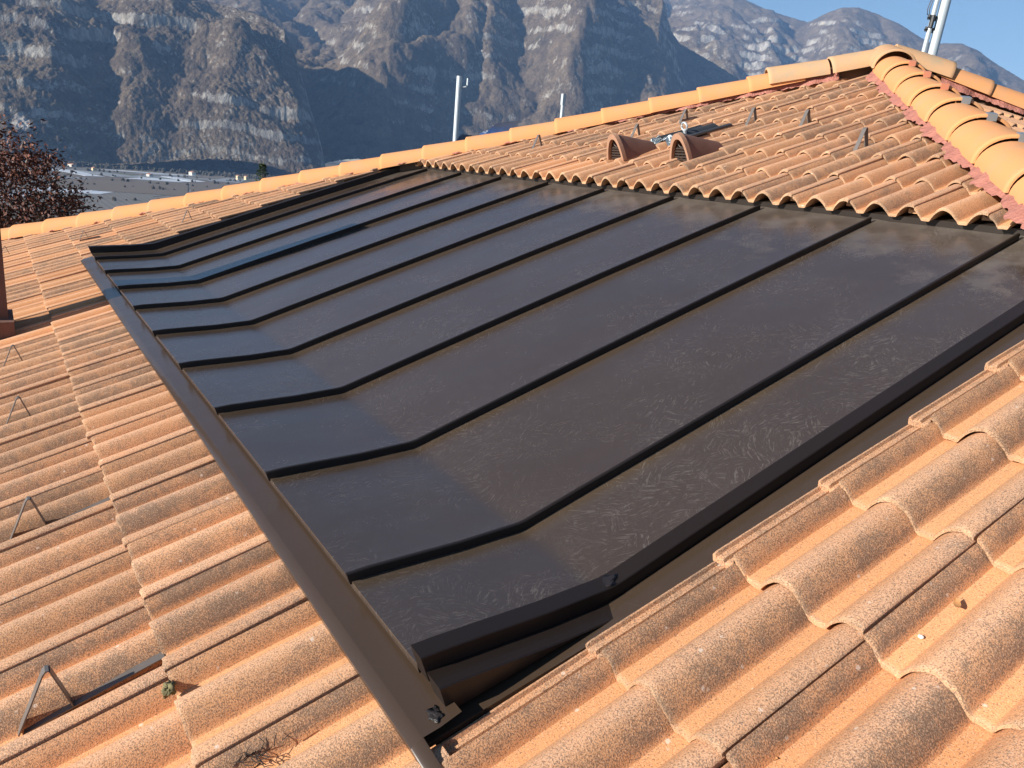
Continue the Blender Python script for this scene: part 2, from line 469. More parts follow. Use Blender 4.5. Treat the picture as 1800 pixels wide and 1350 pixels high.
# the south roof face: u runs along the eaves, v up the slope, z off the face
ROOF = Matrix.Rotation(PITCH, 4, 'X')
def RT(u, v, z=0.0): return ROOF @ Matrix.Translation((u, v, z))
def RP(u, v, z=0.0): return ROOF @ Vector((u, v, z))
GAUGE, TW = 0.34525, 0.30
APEX_U, APEX_V = -3.0, 5.75
APEX = RP(APEX_U, APEX_V)
# the east roof face, seen over the hip
HL, HR = 0.878, 0.91                        # metres along the eaves per metre up the slope, left and right hip
EP = math.atan(SA / HR); CE, SE = math.cos(EP), math.sin(EP)
EAST = Matrix(((0, -CE, SE, APEX.x), (1, 0, 0, APEX.y), (0, SE, CE, APEX.z), (0, 0, 0, 1)))
HE = CE * CA / HR                           # the same ratio on the east face
def hipL(v): return APEX_U - HL * (APEX_V - v)
def hipR(v): return APEX_U + HR * (APEX_V - v)
HIPDIR = {'L': Vector((-0.6827, -0.7307, -0.2659)), 'R': Vector((0.6957, -0.7184, -0.2615)), 'B': Vector((0.6957, 0.7184, -0.2615)), 'N': Vector((-0.6827, 0.7307, -0.2659))}
def in_view(p, margin=0.06):
    d = p - CAM_POS
    z = -d.dot(c_b)
    if z < 0.05: return False
    x = d.dot(c_r) / z * 27.1156 / 36.0; y = d.dot(c_u) / z * 27.1156 / 36.0
    return abs(x) < 0.5 + margin and abs(y) < 0.375 + margin

# ------------------------------------------------------------------ ground and valley
GZ = -92.0
def build_ground():
    rs = [0, 12, 25, 60, 120, 200, 280, 361, 450, 600, 800, 1100, 1500, 2000, 2600, 3400, 4600, 6500, 9300]
    n = 96; mb = MB()
    for r in rs[1:]:
        z = -8.0 if r <= 25 else max(GZ, -8.0 - (r - 25) * 0.25)
        for j in range(n):
            a = 2 * PI * j / n
            mb.v.append((r * math.cos(a), r * math.sin(a), z))
    mb.v.append((0, 0, -8.0)); c = len(mb.v) - 1
    for j in range(n): mb.f.append((c, j, (j + 1) % n))
    for i in range(len(rs) - 2):
        for j in range(n):
            mb.f.append((i * n + j, (i + 1) * n + j, (i + 1) * n + (j + 1) % n, i * n + (j + 1) % n))
    struct(link('ground', mb.mesh('ground', M['ground'], 60)))
build_ground()
FIELDS = [('field', 'whitefield', [(-2063, 107), (-2055, 153), (-1849, 199), (-1834, 161)]),
          ('field', 'palefield', [(-2069, 154), (-2033, 225), (-1925, 283), (-1870, 217)]),
          ('field', 'whitefield', [(-2018, 334), (-2050, 361), (-1899, 410), (-1851, 372)]),
          ('field', 'palefield', [(-1952, 422), (-2178, 524), (-2156, 571), (-1941, 493)]),
          ('field', 'whitefield', [(-1431, 130), (-1438, 146), (-1405, 144), (-1393, 129)]),
          ('field', 'brownfield', [(-1676, 97), (-1801, 351), (-1378, 268), (-1413, 80)]),
          ('field', 'greyfield', [(-1330, 51), (-1319, 231), (-1022, 178), (-1013, 37)]),
          ('field', 'brownfield', [(-1785, 353), (-1918, 553), (-1410, 387), (-1368, 270)])]
for i, (nm, mt, q) in enumerate(FIELDS):
    mb = MB(); z0 = GZ + 0.6 + 0.05 * i
    mb.add([(x, y, z0) for x, y in q] + [(x, y, GZ - 0.5) for x, y in q],
           [(0, 1, 2, 3), (0, 4, 5, 1), (1, 5, 6, 2), (2, 6, 7, 3), (3, 7, 4, 0)])
    struct(link(nm, mb.mesh(nm, M[mt])))

rf = random.Random(31)
r0 = 900.0
while r0 < 2230:
    dr = rf.uniform(40, 110); a0 = -93.0
    while a0 < -67:
        da = rf.uniform(1.8, 5.5)
        kind = rf.choice(['brownfield', 'brownfield', 'greyfield', 'greyfield', 'meadow', 'palefield', 'brownfield'])
        if rf.random() < 0.06: kind = 'whitefield'
        mb = MB(); q = []
        for (rr_, aa) in ((r0, a0), (r0, a0 + da), (r0 + dr - 6, a0 + da + 1.2), (r0 + dr - 6, a0 + 1.2)):
            t = math.radians(aa); q.append((rr_ * math.sin(t), rr_ * math.cos(t)))
        z0 = GZ + 0.25 + 0.1 * rf.random()
        mb.add([(x, y, z0) for x, y in q] + [(x, y, GZ - 0.5) for x, y in q], [(0, 1, 2, 3), (0, 4, 5, 1), (1, 5, 6, 2), (2, 6, 7, 3), (3, 7, 4, 0)])
        struct(link('field', mb.mesh('field', M[kind])))
        a0 += da + 0.15
    r0 += dr

# ------------------------------------------------------------------ mountains
def _hash(ix, iy, s):
    h = (ix.astype(np.int64) * 374761393 + iy.astype(np.int64) * 668265263 + s * 1274126177) & 0xFFFFFFFF
    h = ((h ^ (h >> 13)) * 1274126177) & 0xFFFFFFFF
    return (h ^ (h >> 16)) & 0xFFFFFFFF
def perlin(x, y, s=0):
    ix = np.floor(x); iy = np.floor(y); fx = x - ix; fy = y - iy
    ux = fx * fx * fx * (fx * (fx * 6 - 15) + 10); uy = fy * fy * fy * (fy * (fy * 6 - 15) + 10)
    def g(dx, dy):
        a = _hash(ix + dx, iy + dy, s) * (2 * PI / 4294967296.0)
        return np.cos(a) * (fx - dx) + np.sin(a) * (fy - dy)
    a = g(0, 0) * (1 - ux) + g(1, 0) * ux
    b = g(0, 1) * (1 - ux) + g(1, 1) * ux
    return (a * (1 - uy) + b * uy) * 1.5
def fbm(x, y, s, o=5, gain=0.5):
    t = 0; a = 1.0
    for i in range(o):
        t = t + a * perlin(x * 2 ** i, y * 2 ** i, s + i); a *= gain
    return t
def ridged(x, y, s, o=4, gain=0.5):
    t = 0; a = 1.0; w = 1.0
    for i in range(o):
        r = (1 - np.abs(perlin(x * 2 ** i, y * 2 ** i, s + i))) ** 2
        t = t + a * r * w; w = np.clip(r * 1.4, 0, 1); a *= gain
    return t
def smooth(a, b, x):
    t = np.clip((x - a) / (b - a), 0, 1); return t * t * (3 - 2 * t)

def massif(name, az, el, azc, rcrest, azb, rbase, ncol, nrow, seed, spur=(7.0, 120.0, 0.0), shape=1.15, cliff=0.6, spurs=(), rocky=0.0):
    a = np.linspace(az[0], az[-1], ncol)
    E = np.interp(a, az, el); RC = np.interp(a, azc, rcrest); RB = np.interp(a, azb, rbase)
    zc = CAM_POS.z + RC * np.tan(np.radians(E))
    t = np.concatenate([np.linspace(-0.03, 1.0, nrow), 1.0 + np.linspace(0.012, 0.35, 24)])
    A, T = np.meshgrid(a, t)
    r = RB + (RC - RB) * T
    ar = np.radians(A)
    x = CAM_POS.x + r * np.sin(ar); y = CAM_POS.y + r * np.cos(ar)
    tt = np.clip(T, 0, 1)
    H = np.maximum(zc - GZ, 5.0)
    s = 0.25 * tt + 0.75 * (1 - (1 - tt) ** shape) if shape > 1 else tt ** (1 / shape)
    z = GZ - 6 + H * s
    back = np.clip(T - 1, 0, 1)
    z = z - back * H * 1.3
    env = (np.clip(tt, 0, 1) ** 0.6) * np.clip(1 - tt, 0, 1) ** 0.75 * 1.7
    env = env * np.minimum(1.0, H / 450.0)
    # big spurs and ravines running down the slope
    wx = fbm(x / 900, y / 900, seed + 50, 3) * 1.2
    k, amp, skew = spur
    sp = np.abs(perlin(A / k + wx * 0.5 + skew * tt, tt * 0.8 + wx * 0.3, seed))
    z = z + env * amp * (1.6 * sp - 0.42)
    bl = np.abs(perlin(x / 430 + wx * 0.4, y / 430, seed + 9)) + 0.5 * np.abs(perlin(x / 200, y / 200 + wx, seed + 10)) + 0.25 * np.abs(perlin(x / 95, y / 95, seed + 12))
    z = z + env * amp * 0.62 * (bl - 0.5)
    for (t0, a0, t1, a1, wl_, wr_, hgt) in spurs:              # named shoulders of the mountain
        cxa = a0 + (a1 - a0) * (tt - t0) / (t1 - t0) + wx * 0.7
        dd = A - cxa
        q = np.where(dd < 0, np.exp(-(np.abs(dd) / wl_) ** 2), np.exp(-(np.abs(dd) / wr_) ** 2))
        q = q * smooth(t0 - 0.2, t0 + 0.12, tt) * (1 - smooth(t1 - 0.1, t1 + 0.12, tt)) * np.clip((1 - tt) * 4, 0, 1)
        z = z + q * hgt
    # limestone bands: the slope steps up in cliffs
    st = 78.0
    q = (z + 45 * fbm(x / 700, y / 700, seed + 21, 3)) / st
    fr = q - np.floor(q)
    stepv = (smooth(0.30, 0.52, fr) - fr) * st
    mask = smooth(-0.12, 0.3, fbm(x / 420, y / 420, seed + 33, 3) + 0.1)
    z = z + stepv * cliff * mask * np.clip(env * 1.3, 0, 1)
    z = z + np.clip(env * 1.5, 0.15, 1) * (16 * fbm(x / 150, y / 150, seed + 3, 4, 0.5) + 11.0 * (np.abs(perlin(x / 62, y / 62, seed + 5)) - 0.3) + 6.0 * (np.abs(perlin(x / 28, y / 28, seed + 6)) - 0.3))
    z = z + 3.2 * perlin(x / 12, y / 12, seed + 8) + 1.8 * perlin(x / 6, y / 6, seed + 13)
    nr, nc = z.shape
    co = np.stack([x, y, z], -1).reshape(-1, 3).astype(np.float32)
    i = np.arange(nr - 1)[:, None] * nc + np.arange(nc - 1)[None, :]
    qd = np.stack([i, i + nc, i + nc + 1, i + 1], -1).reshape(-1, 4).astype(np.int32)
    me = bpy.data.meshes.new(name)
    me.vertices.add(len(co)); me.vertices.foreach_set('co', co.ravel())
    me.loops.add(qd.size); me.loops.foreach_set('vertex_index', qd.ravel())
    me.polygons.add(len(qd)); me.polygons.foreach_set('loop_start', np.arange(0, qd.size, 4, dtype=np.int32))
    me.polygons.foreach_set('loop_total', np.full(len(qd), 4, dtype=np.int32))
    me.update(); me.validate()
    me.materials.append(M['mountain'])
    me.polygons.foreach_set('use_smooth', np.ones(len(qd), dtype=bool))
    return struct(link(name, me, None, None, (rocky, 0, 0, 1)))

massif('mountain', [-104, -96, -88.7, -82, -77.4, -75.3, -73.9, -72.85, -72.3, -71.9, -71.5, -70.95, -70.35, -70.0, -69.5],
       [6.5, 9.5, 10.5, 9.6, 8.45, 8.25, 7.94, 7.41, 6.27, 5.27, 4.07, 2.32, 0.51, -1.2, -2.4],
       [-104, -80, -75, -72, -69], [3600, 3500, 3250, 2850, 2550], [-104, -89, -80, -75, -70, -69], [2250, 2300, 2420, 2430, 2400, 2400],
       640, 380, 11, (5.5, 85.0, 0.5), 1.35, 0.42, rocky=0.0,
       spurs=((0.05, -77.0, 0.55, -78.5, 6.0, 5.0, 110), (0.45, -78.0, 0.85, -79.5, 5.0, 4.0, 60), (0.1, -89.0, 0.8, -88.0, 4.0, 4.0, 50)))
massif('mountain', [-88, -77.3, -70, -65.6, -58, -54.2, -50.5, -47.85, -47.26, -46.35, -44.54, -42.52, -39, -36, -33],
       [8.5, 9.9, 11.2, 11.6, 12.2, 12.0, 11.9, 11.45, 9.96, 8.98, 8.21, 7.28, 4.6, 1.6, -2.0],
       [-88, -60, -48, -42, -33], [5600, 5300, 4900, 4500, 4000], [-88, -72, -66, -55, -44, -33], [3300, 2900, 2750, 2900, 3300, 3700],
       760, 430, 29, (7.0, 200.0, 1.0), 1.2, 0.25, rocky=0.10,
       spurs=((0.08, -67.2, 0.5, -63.5, 4.0, 2.6, 260), (0.25, -60.5, 0.9, -57.5, 5.0, 3.2, 330), (0.25, -52.6, 0.9, -51.0, 4.0, 2.6, 330), (0.2, -47.2, 0.7, -48.0, 2.5, 2.0, 200)))
massif('mountain', [-54, -47.9, -43.25, -42.5, -41.3, -39.1, -38.4, -37.5, -36.5, -35.5, -34.5, -33, -31.6, -30.9, -29.3, -28.3, -27, -25.6, -22, -16],
       [12.3, 12.2, 12.1, 11.75, 11.3, 10.75, 10.6, 11.03, 11.46, 11.48, 11.18, 10.63, 9.86, 9.55, 9.57, 9.11, 8.35, 7.6, 6.0, 4.0],
       [-54, -40, -30, -16], [7000, 6900, 6600, 6300], [-54, -16], [4700, 4500],
       560, 300, 63, (4.5, 240.0, 0.5), 1.15, 0.7, rocky=0.02)

# ------------------------------------------------------------------ house: decks and walls
EAVE_V = -2.7
ez = RP(0, EAVE_V).z
cx, cy = APEX.x, APEX.y
run = (APEX_V - EAVE_V)
wl, wr, wf = HL * run, HR * run, CA * run
HOUSE = empty('house', Matrix.Translation((cx, cy, -8.0)), 'house under a hipped roof of weathered orange barrel tiles', 'house')
mb = MB()
DZ = -0.125
cs = [(cx - wl, cy - wf), (cx + wr, cy - wf), (cx + wr, cy + wf), (cx - wl, cy + wf)]
top = (cx, cy, APEX.z + DZ)
mb.add([(x, y, ez + DZ) for x, y in cs] + [top] + [(x, y, ez + DZ - 0.12) for x, y in cs],
       [(0, 1, 4), (1, 2, 4), (2, 3, 4), (3, 0, 4), (0, 5, 6, 1), (1, 6, 7, 2), (2, 7, 8, 3), (3, 8, 5, 0), (5, 8, 7, 6)])
link('roof_deck', mb.mesh('roof_deck', M['deck']), HOUSE, Matrix.Identity(4))
mb = MB()
mb.box((cx - wl + .7, cy - wf + .7, -8.3), (cx + wr - .7, cy + wf - .7, ez + DZ - 0.12 - 0.003))
link('wall', mb.mesh('wall', M['plaster']), HOUSE, Matrix.Identity(4))

# ------------------------------------------------------------------ roof tiles
def prof(u):
    """height of the tile's upper face across its width"""
    def roll(c):
        t = (u - c) / 0.0575
        return 0.0 if abs(t) >= 1 else (0.5 * (1 + math.cos(PI * t))) ** 0.39
    return -0.044 + 0.051 * max(roll(0.13), roll(0.28), roll(-0.02))
TILT = 0.0195 / GAUGE
TLEN = 0.42
def tile_mesh(name, seed, edge=False):
    rn = random.Random(seed)
    top = [(-0.052, -0.040), (-0.050, -0.029), (-0.044, -0.027), (-0.040, -0.034), (-0.030, -0.035), (-0.026, -0.028), (-0.020, -0.0275), (-0.017, -0.035), (0.0045, -0.035)]
    us = [0.0055, 0.009, 0.014, 0.019, 0.024, 0.029, 0.033, 0.036, 0.039, 0.055, 0.070, 0.0735, 0.077, 0.082, 0.089, 0.098, 0.108, 0.119, 0.13, 0.141, 0.152, 0.162, 0.171, 0.178, 0.183, 0.1865, 0.190, 0.205, 0.220,
          0.2235, 0.227, 0.232, 0.239, 0.248, 0.258, 0.268, 0.278, 0.287, 0.294, 0.2985]
    top += [(u, prof(u) - (0.0015 if u < 0.016 else 0.0)) for u in us]
    top += [(0.3005, prof(0.3) - 0.002)]
    n = len(top)
    bot = []
    for (u, z) in top:
        if u < 0.0: bot.append((u, -0.050))
        else: bot.append((u, max(z - 0.0125, -0.0565)))
    bot[-1] = (0.3005, prof(0.3) - 0.013)
    vst = [0.0, 0.0035, 0.012, 0.10, 0.21, 0.32, TLEN]
    ph = [rn.uniform(0, 6.28) for _ in range(6)]
    vs = []
    wob = [0.0014 * math.sin(60 * u + ph[0]) + 0.001 * math.sin(170 * u + ph[1]) + rn.uniform(-.0009, .0009) for (u, z) in top]
    chip = {}
    for _ in range(3):
        c = rn.uniform(0.02, 0.29)
        for i, (u, z) in enumerate(top):
            if abs(u - c) < 0.008: chip[i] = rn.uniform(0.001, 0.004)
    for iv, v in enumerate(vst):
        for i, (u, z) in enumerate(top):
            dz = -v * TILT
            dv = wob[i] * (1 if iv < 3 else 0) + (chip.get(i, 0) if iv == 0 else 0)
            if u < 0.005 and not edge and iv < 3: dv = 0.055 - v + 0.002 * iv   # side flange set back
            if iv == 0: dz -= 0.0032
            elif iv == 1: dz -= 0.0009
            dz += 0.0006 * math.sin(9 * v + ph[2]) if 0 < iv < 6 else 0
            vs.append((u, v + dv, z + dz))
    nt = len(vs)
    for iv, v in enumerate((0.0, TLEN)):
        for i, (u, z) in enumerate(bot):
            dv = wob[i] if iv == 0 else 0
            if iv == 0 and u < 0.005 and not edge: dv = 0.055
            vs.append((u, v + dv, z - v * TILT))
    fs = []
    for iv in range(len(vst) - 1):
        for i in range(n - 1):
            fs.append((iv * n + i, iv * n + i + 1, (iv + 1) * n + i + 1, (iv + 1) * n + i))
    b0, b1 = nt, nt + n
    for i in range(n - 1):
        fs.append((b0 + i + 1, b0 + i, b1 + i, b1 + i + 1))          # underside
        fs.append((i + 1, i, b0 + i, b0 + i + 1))                    # lower end
        L = (len(vst) - 1) * n
        fs.append((L + i, L + i + 1, b1 + i + 1, b1 + i))            # upper end
    for side in (0, n - 1):
        for iv in range(len(vst) - 1):
            if iv == len(vst) - 2: pass
        ring = [iv * n + side for iv in range(len(vst))]
        fs.append(tuple(ring + [b1 + side, b0 + side]) if side else tuple([b0 + side, b1 + side] + ring[::-1]))
    m = MB(); m.v = vs; m.f = fs
    me = m.mesh(name, M['tile'], 38, fix=False)
    uv = me.uv_layers.new(name='tile')
    li = np.empty(len(me.loops), dtype=np.int32); me.loops.foreach_get('vertex_index', li)
    co = np.array(vs, dtype=np.float32)
    uv.data.foreach_set('uv', co[li][:, :2].ravel())
    return me
TILES = [tile_mesh('roof_tile', s) for s in range(8)]
EDGE_TILES = [tile_mesh('roof_tile', 20 + s, True) for s in range(3)]

def clipped(me, planes):
    """copy of a tile mesh cut by planes (point, normal kept on the inner side); None if nothing is left"""
    bm = bmesh.new(); bm.from_mesh(me)
    cut = False
    for (p, n) in planes:
        n = Vector(n).normalized(); p = Vector(p)
        ds = [(v.co - p).dot(n) for v in bm.verts]
        if not ds or max(ds) <= 0.004: bm.free(); return None, True
        if min(ds) >= 0: continue
        cut = True
        r = bmesh.ops.bisect_plane(bm, geom=bm.verts[:] + bm.edges[:] + bm.faces[:], plane_co=p, plane_no=-n, clear_outer=True)
        ed = [e for e in r['geom_cut'] if isinstance(e, bmesh.types.BMEdge)]
        try: bmesh.ops.edgeloop_fill(bm, edges=ed)
        except Exception: pass
    if not cut: bm.free(); return me, False
    out = me.copy(); bm.to_mesh(out); bm.free()
    return out, True

METAL_U0, METAL_U1 = -5.70, -0.04
cand = []
def tile_tone(x, y):
    t = random.gauss(1.0, 0.055)
    return t
for V in range(-4, 16):
    for U in range(-34, 14):
        u, v = U * TW, V * GAUGE
        if 0 <= V < 8 and -5.72 < u < -0.05: continue                       # the metal covers these
        mid = RP(u + 0.15, v + 0.17, 0.0)
        if not any(in_view(RP(u + a, v + b, 0.0), 0.05) for a in (0, 0.15, 0.3) for b in (0, 0.17, 0.36)): continue
        if u + 0.3 < hipL(v) or u > hipR(v): continue
        cand.append(('S', U, V, u, v, (mid - CAM_POS).length))
for V in range(0, 16):
    for U in range(-24, 24):
        u, v = U * TW + 0.11, V * GAUGE
        hw = HE * (APEX_V - v)
        if abs(u + 0.15) > hw + 0.1: continue
        mid = EAST @ Vector((u + 0.15, v + 0.17 - APEX_V, 0))
        if not in_view(mid, 0.05): continue
        if u > 0.6 + 0.0 and False: continue
        cand.append(('E', U, V, u, v, (mid - CAM_POS).length))
cand.sort(key=lambda c: c[5])
CLEAN = {(-16, -1), (-15, -1), (-18, -1), (-14, -1), (-17, -2), (-16, -2), (-19, -1), (-12, 8), (-13, 8), (-4, 11), (-22, -2), (-23, 0)}
rest = bmesh.new(); n_obj = 0
for (face, U, V, u, v, dist) in cand:
    me = TILES[random.randrange(8)] if not (U == 0 and face == 'S' and V < 8) else EDGE_TILES[V % 3]
    tone = random.gauss(0.99, 0.07)
    dirt = min(1, max(0.15, random.gauss(0.62, 0.13)))
    if V >= 8 or face == 'E': dirt *= 0.95; tone *= 1.0
    if V < 0 and u < -3.0: dirt *= 0.9
    if (U, V) in CLEAN or (u < -3 and V < 2 and random.random() < 0.12): dirt = 0.06; tone *= 1.02
    warm = random.random()
    if face == 'S':
        pls = []
        nl = Vector((1, -HL, 0)).normalized()                                # inside the left hip
        pls.append(((hipL(v) + 0.005 - u, 0, 0), nl))
        pls.append(((hipR(v) - 0.005 - u, 0, 0), Vector((-1, -HR, 0))))
        if V == -1 and U < 1: pls.append(((0, GAUGE + 0.018, 0), Vector((0, -1, 0))))
        me2, cut = clipped(me, pls)
        base = ROOF
        jit = Matrix.Rotation(random.gauss(0, 0.005), 4, 'Z') @ Matrix.Rotation(random.gauss(0, 0.004), 4, 'X')
        mw = ROOF @ Matrix.Translation((u, v + random.gauss(0, 0.0028), random.gauss(0, 0.0012))) @ jit
    else:
        hw = HE * (APEX_V - v)
        pls = [((hw - 0.03 - u, 0, 0), Vector((-1, -HE, 0))), ((-hw + 0.03 - u, 0, 0), Vector((1, -HE, 0)))]
        me2, cut = clipped(me, pls)
        mw = EAST @ Matrix.Translation((u, v - APEX_V, 0))
    if me2 is None: continue
    if n_obj < 300:
        o = link('roof_tile', me2, HOUSE, mw, (tone, dirt, warm, 1)); n_obj += 1
    else:
        tmp = bmesh.new(); tmp.from_mesh(me2); tmp.transform(mw)
        t2 = bpy.data.meshes.new('t'); tmp.to_mesh(t2); tmp.free(); rest.from_mesh(t2); bpy.data.meshes.remove(t2)
print('tiles', len(cand), 'as objects', n_obj)
if len(rest.faces):
    me = bpy.data.meshes.new('far_tiles'); rest.to_mesh(me); me.materials.append(M['tile'])
    me.set_sharp_from_angle(angle=math.radians(38))
    o = link('far_tiles', me, HOUSE, Matrix.Identity(4), (1.02, 0.45, 0.5, 1)); o['kind'] = 'stuff'
rest.free()

# ------------------------------------------------------------------ hip tiles
def cap_mesh(name, mat, L=0.425, r0=0.128, r1=0.108, h0=0.112, h1=0.094, th=0.015, n=18):
    ph = [(-93 + 186 * i / n) for i in range(n + 1)]
    st = [(0.0, -0.004), (0.004, 0.0), (0.03, 0.0), (L * 0.5, 0.0), (L, 0.0)]
    vs = []; m = n + 1
    for (y, off) in st:
        f = y / L
        r = r0 + (r1 - r0) * f + off; h = h0 + (h1 - h0) * f + off
        for p in ph: vs.append((r * math.sin(math.radians(p)), y, h * math.cos(math.radians(p))))
    for y in (0.0, L):
        f = y / L; r = r0 + (r1 - r0) * f - th; h = h0 + (h1 - h0) * f - th
        for p in ph: vs.append((r * math.sin(math.radians(p)), y, h * math.cos(math.radians(p))))
    fs = []
    for i in range(len(st) - 1):
        for j in range(n): fs.append((i * m + j, i * m + j + 1, (i + 1) * m + j + 1, (i + 1) * m + j))
    a = len(st) * m; b = a + m; l = (len(st) - 1) * m
    for j in range(n):
        fs.append((a + j + 1, a + j, b + j, b + j + 1)); fs.append((j + 1, j, a + j, a + j + 1)); fs.append((l + j, l + j + 1, b + j + 1, b + j))
    for j in (0, n): fs.append((j, (len(st) - 1) * m + j, b + j, a + j))
    q = MB(); q.v = vs; q.f = fs
    return q.mesh(name, mat, 50)
CAP = cap_mesh('hip_tile', M['hip'], 0.425, 0.142, 0.124, 0.125, 0.107)
CAPR = cap_mesh('hip_tile', M['hip'], 0.48, 0.152, 0.136, 0.128, 0.112)
CAPG = cap_mesh('hip_tile', M['hip_grey'], 0.46, 0.155, 0.14, 0.135, 0.122)
def hip_pt(hip, s, up):
    """point over a hip, s metres out from the peak in plan, 'up' above the hip line"""
    d = HIPDIR[hip]
    return Vector((APEX.x + d.x * s, APEX.y + d.y * s, APEX.z + d.z * s + up))
def place_cap(me, hip, s_low, s_up, crest, h0, name='hip_tile', lift=0.0):
    a = hip_pt(hip, s_low, crest(s_low)); b = hip_pt(hip, s_up, crest(s_up) + lift)
    y = (b - a).normalized(); x = y.cross(Vector((0, 0, 1))).normalized(); z = x.cross(y)
    a = a - z * h0
    mw = Matrix(((x.x, y.x, z.x, a.x), (x.y, y.y, z.y, a.y), (x.z, y.z, z.z, a.z), (0, 0, 0, 1)))
    mw = mw @ Matrix.Rotation(random.gauss(0, 0.008), 4, 'Z')
    return link(name, me, HOUSE, mw), mw
def crestL(s): return float(np.interp(s, [0.36, 1.0, 1.45, 1.85, 2.3, 3.0, 3.8, 4.5, 5.6, 6.8, 7.9, 12], [0.15, 0.137, 0.128, 0.120, 0.108, 0.095, 0.092, 0.084, 0.080, 0.084, 0.102, 0.11]))
def crestR(s): return float(np.interp(s, [0.4, 0.8, 1.25, 1.8, 4.0], [0.150, 0.142, 0.134, 0.130, 0.130]))
def crestB(s): return float(np.interp(s, [0.2, 0.6, 1.1, 3.0], [0.19, 0.175, 0.15, 0.12]))
s = 1.04
while s < 10.0:
    place_cap(CAP, 'L', s, s - 0.428, crestL, 0.125, lift=-0.004); s += 0.3815
cl_mb = MB(); cl_mb.box((-0.022, -0.012, -0.002), (0.022, 0.035, 0.004)); cl_mb.box((-0.022, -0.016, -0.03), (0.022, -0.012, 0.004))
CLIP = cl_mb.mesh('clip', M['clip']); CLIPR = bpy.data.meshes.new_from_object(bpy.data.objects.new('t', CLIP)); CLIPR.materials.clear(); CLIPR.materials.append(M['clipred'])
s = 0.80; i = 0
while s < 4.2:
    o, mw = place_cap(CAPR, 'R', s, s - 0.48, crestR, 0.128, lift=-0.012)
    c = link('clip', CLIP if i >= 3 else CLIPR); c.parent = o; c.matrix_basis = Matrix.Translation((0.02, 0.0, 0.1295)); i += 1
    s += 0.465
s = 0.80
while s < 3.2:
    place_cap(CAP, 'B', s, s - 0.425, crestB, 0.125); s += 0.40
s = 0.9
while s < 6:
    place_cap(CAP, 'N', s, s - 0.425, lambda t: 0.13, 0.125); s += 0.38
# the wide greyish cap tiles beside and on the peak
place_cap(CAPG, 'L', 0.90, 0.45, lambda t: 0.150 + 0.03 * t, 0.135)
for (hp, s0, cr) in (('L', 0.44, 0.165), ('R', 0.40, 0.178), ('B', 0.50, 0.20)):
    place_cap(CAPG, hp, s0, -0.05, lambda t, cr=cr: cr + 0.0 * t, 0.135, 'peak_tile')

# red crinkled membrane between hip tiles and roof tiles
def membrane(hip, side, s0, s1, crest, reach, up0, pitch):
    """pleated strip from under the hip tiles down on to the roof tiles"""
    nx = 7; ns = int((s1 - s0) / 0.018); mb = MB()
    d = HIPDIR[hip]; perp = Vector((-d.y, d.x, 0)) * side
    rr = random.Random(5 + side + int(10 * s0)); ph = 0.0; sag = 0.0
    for i in range(ns + 1):
        s = s0 + (s1 - s0) * i / ns
        ph += rr.uniform(0.5, 1.5)
        r_ = reach + 0.018 * math.sin(ph * 0.23) + 0.010 * math.sin(ph * 0.71) + rr.uniform(-0.004, 0.004)
        z_hi = hip_pt(hip, s, crest(s) - 0.085).z
        zl0 = hip_pt(hip, s, 0).z
        for j in range(nx + 1):
            f = j / nx
            off = 0.07 + (r_ - 0.07) * f
            pb = hip_pt(hip, s, 0) + perp * off
            z_lo = zl0 - off * pitch + up0
            z = z_hi + (z_lo - z_hi) * f + rr.uniform(-0.0025, 0.0025) + 0.0045 * math.sin(ph * 1.9 + f) * f
            mb.v.append((pb.x, pb.y, max(z, z_lo - 0.004)))
    for i in range(ns):
        for j in range(nx):
            a = i * (nx + 1) + j
            mb.f.append((a, a + 1, a + nx + 2, a + nx + 1))
    return link('hip_membrane', mb.mesh('hip_membrane', M['underlay'], 50, fix=False), HOUSE, Matrix.Identity(4))
def hip_board(hip, s0, s1, crest):
    d = HIPDIR[hip]; pr = Vector((-d.y, d.x, 0)); mb = MB(); n = 24
    for i in range(n + 1):
        s = s0 + (s1 - s0) * i / n
        for (o_, z_) in ((-0.055, -0.16), (0.055, -0.16), (0.055, crest(s) - 0.10), (-0.055, crest(s) - 0.10)):
            p_ = hip_pt(hip, s, z_) + pr * o_; mb.v.append(tuple(p_))
    for a in range(n):
        for j in range(4): mb.f.append((a * 4 + j, a * 4 + (j + 1) % 4, a * 4 + 4 + (j + 1) % 4, a * 4 + 4 + j))
    mb.f.append((0, 1, 2, 3)); mb.f.append(tuple(n * 4 + j for j in (3, 2, 1, 0)))
    link('hip_board', mb.mesh('hip_board', M['deck']), HOUSE, Matrix.Identity(4))
hip_board('L', 0.05, 10.0, crestL); hip_board('R', 0.05, 5.0, crestR); hip_board('B', 0.05, 4.0, crestB)
PK = 0.68 * math.tan(PITCH)
membrane('L', 1, 0.35, 9.5, crestL, 0.122, -0.004, PK)
membrane('R', -1, 0.30, 4.2, crestR, 0.170, 0.000, PK)
membrane('R', 1, 0.30, 4.2, crestR, 0.14, 0.016, PK)
membrane('B', -1, 0.40, 3.0, crestB, 0.13, 0.016, PK)

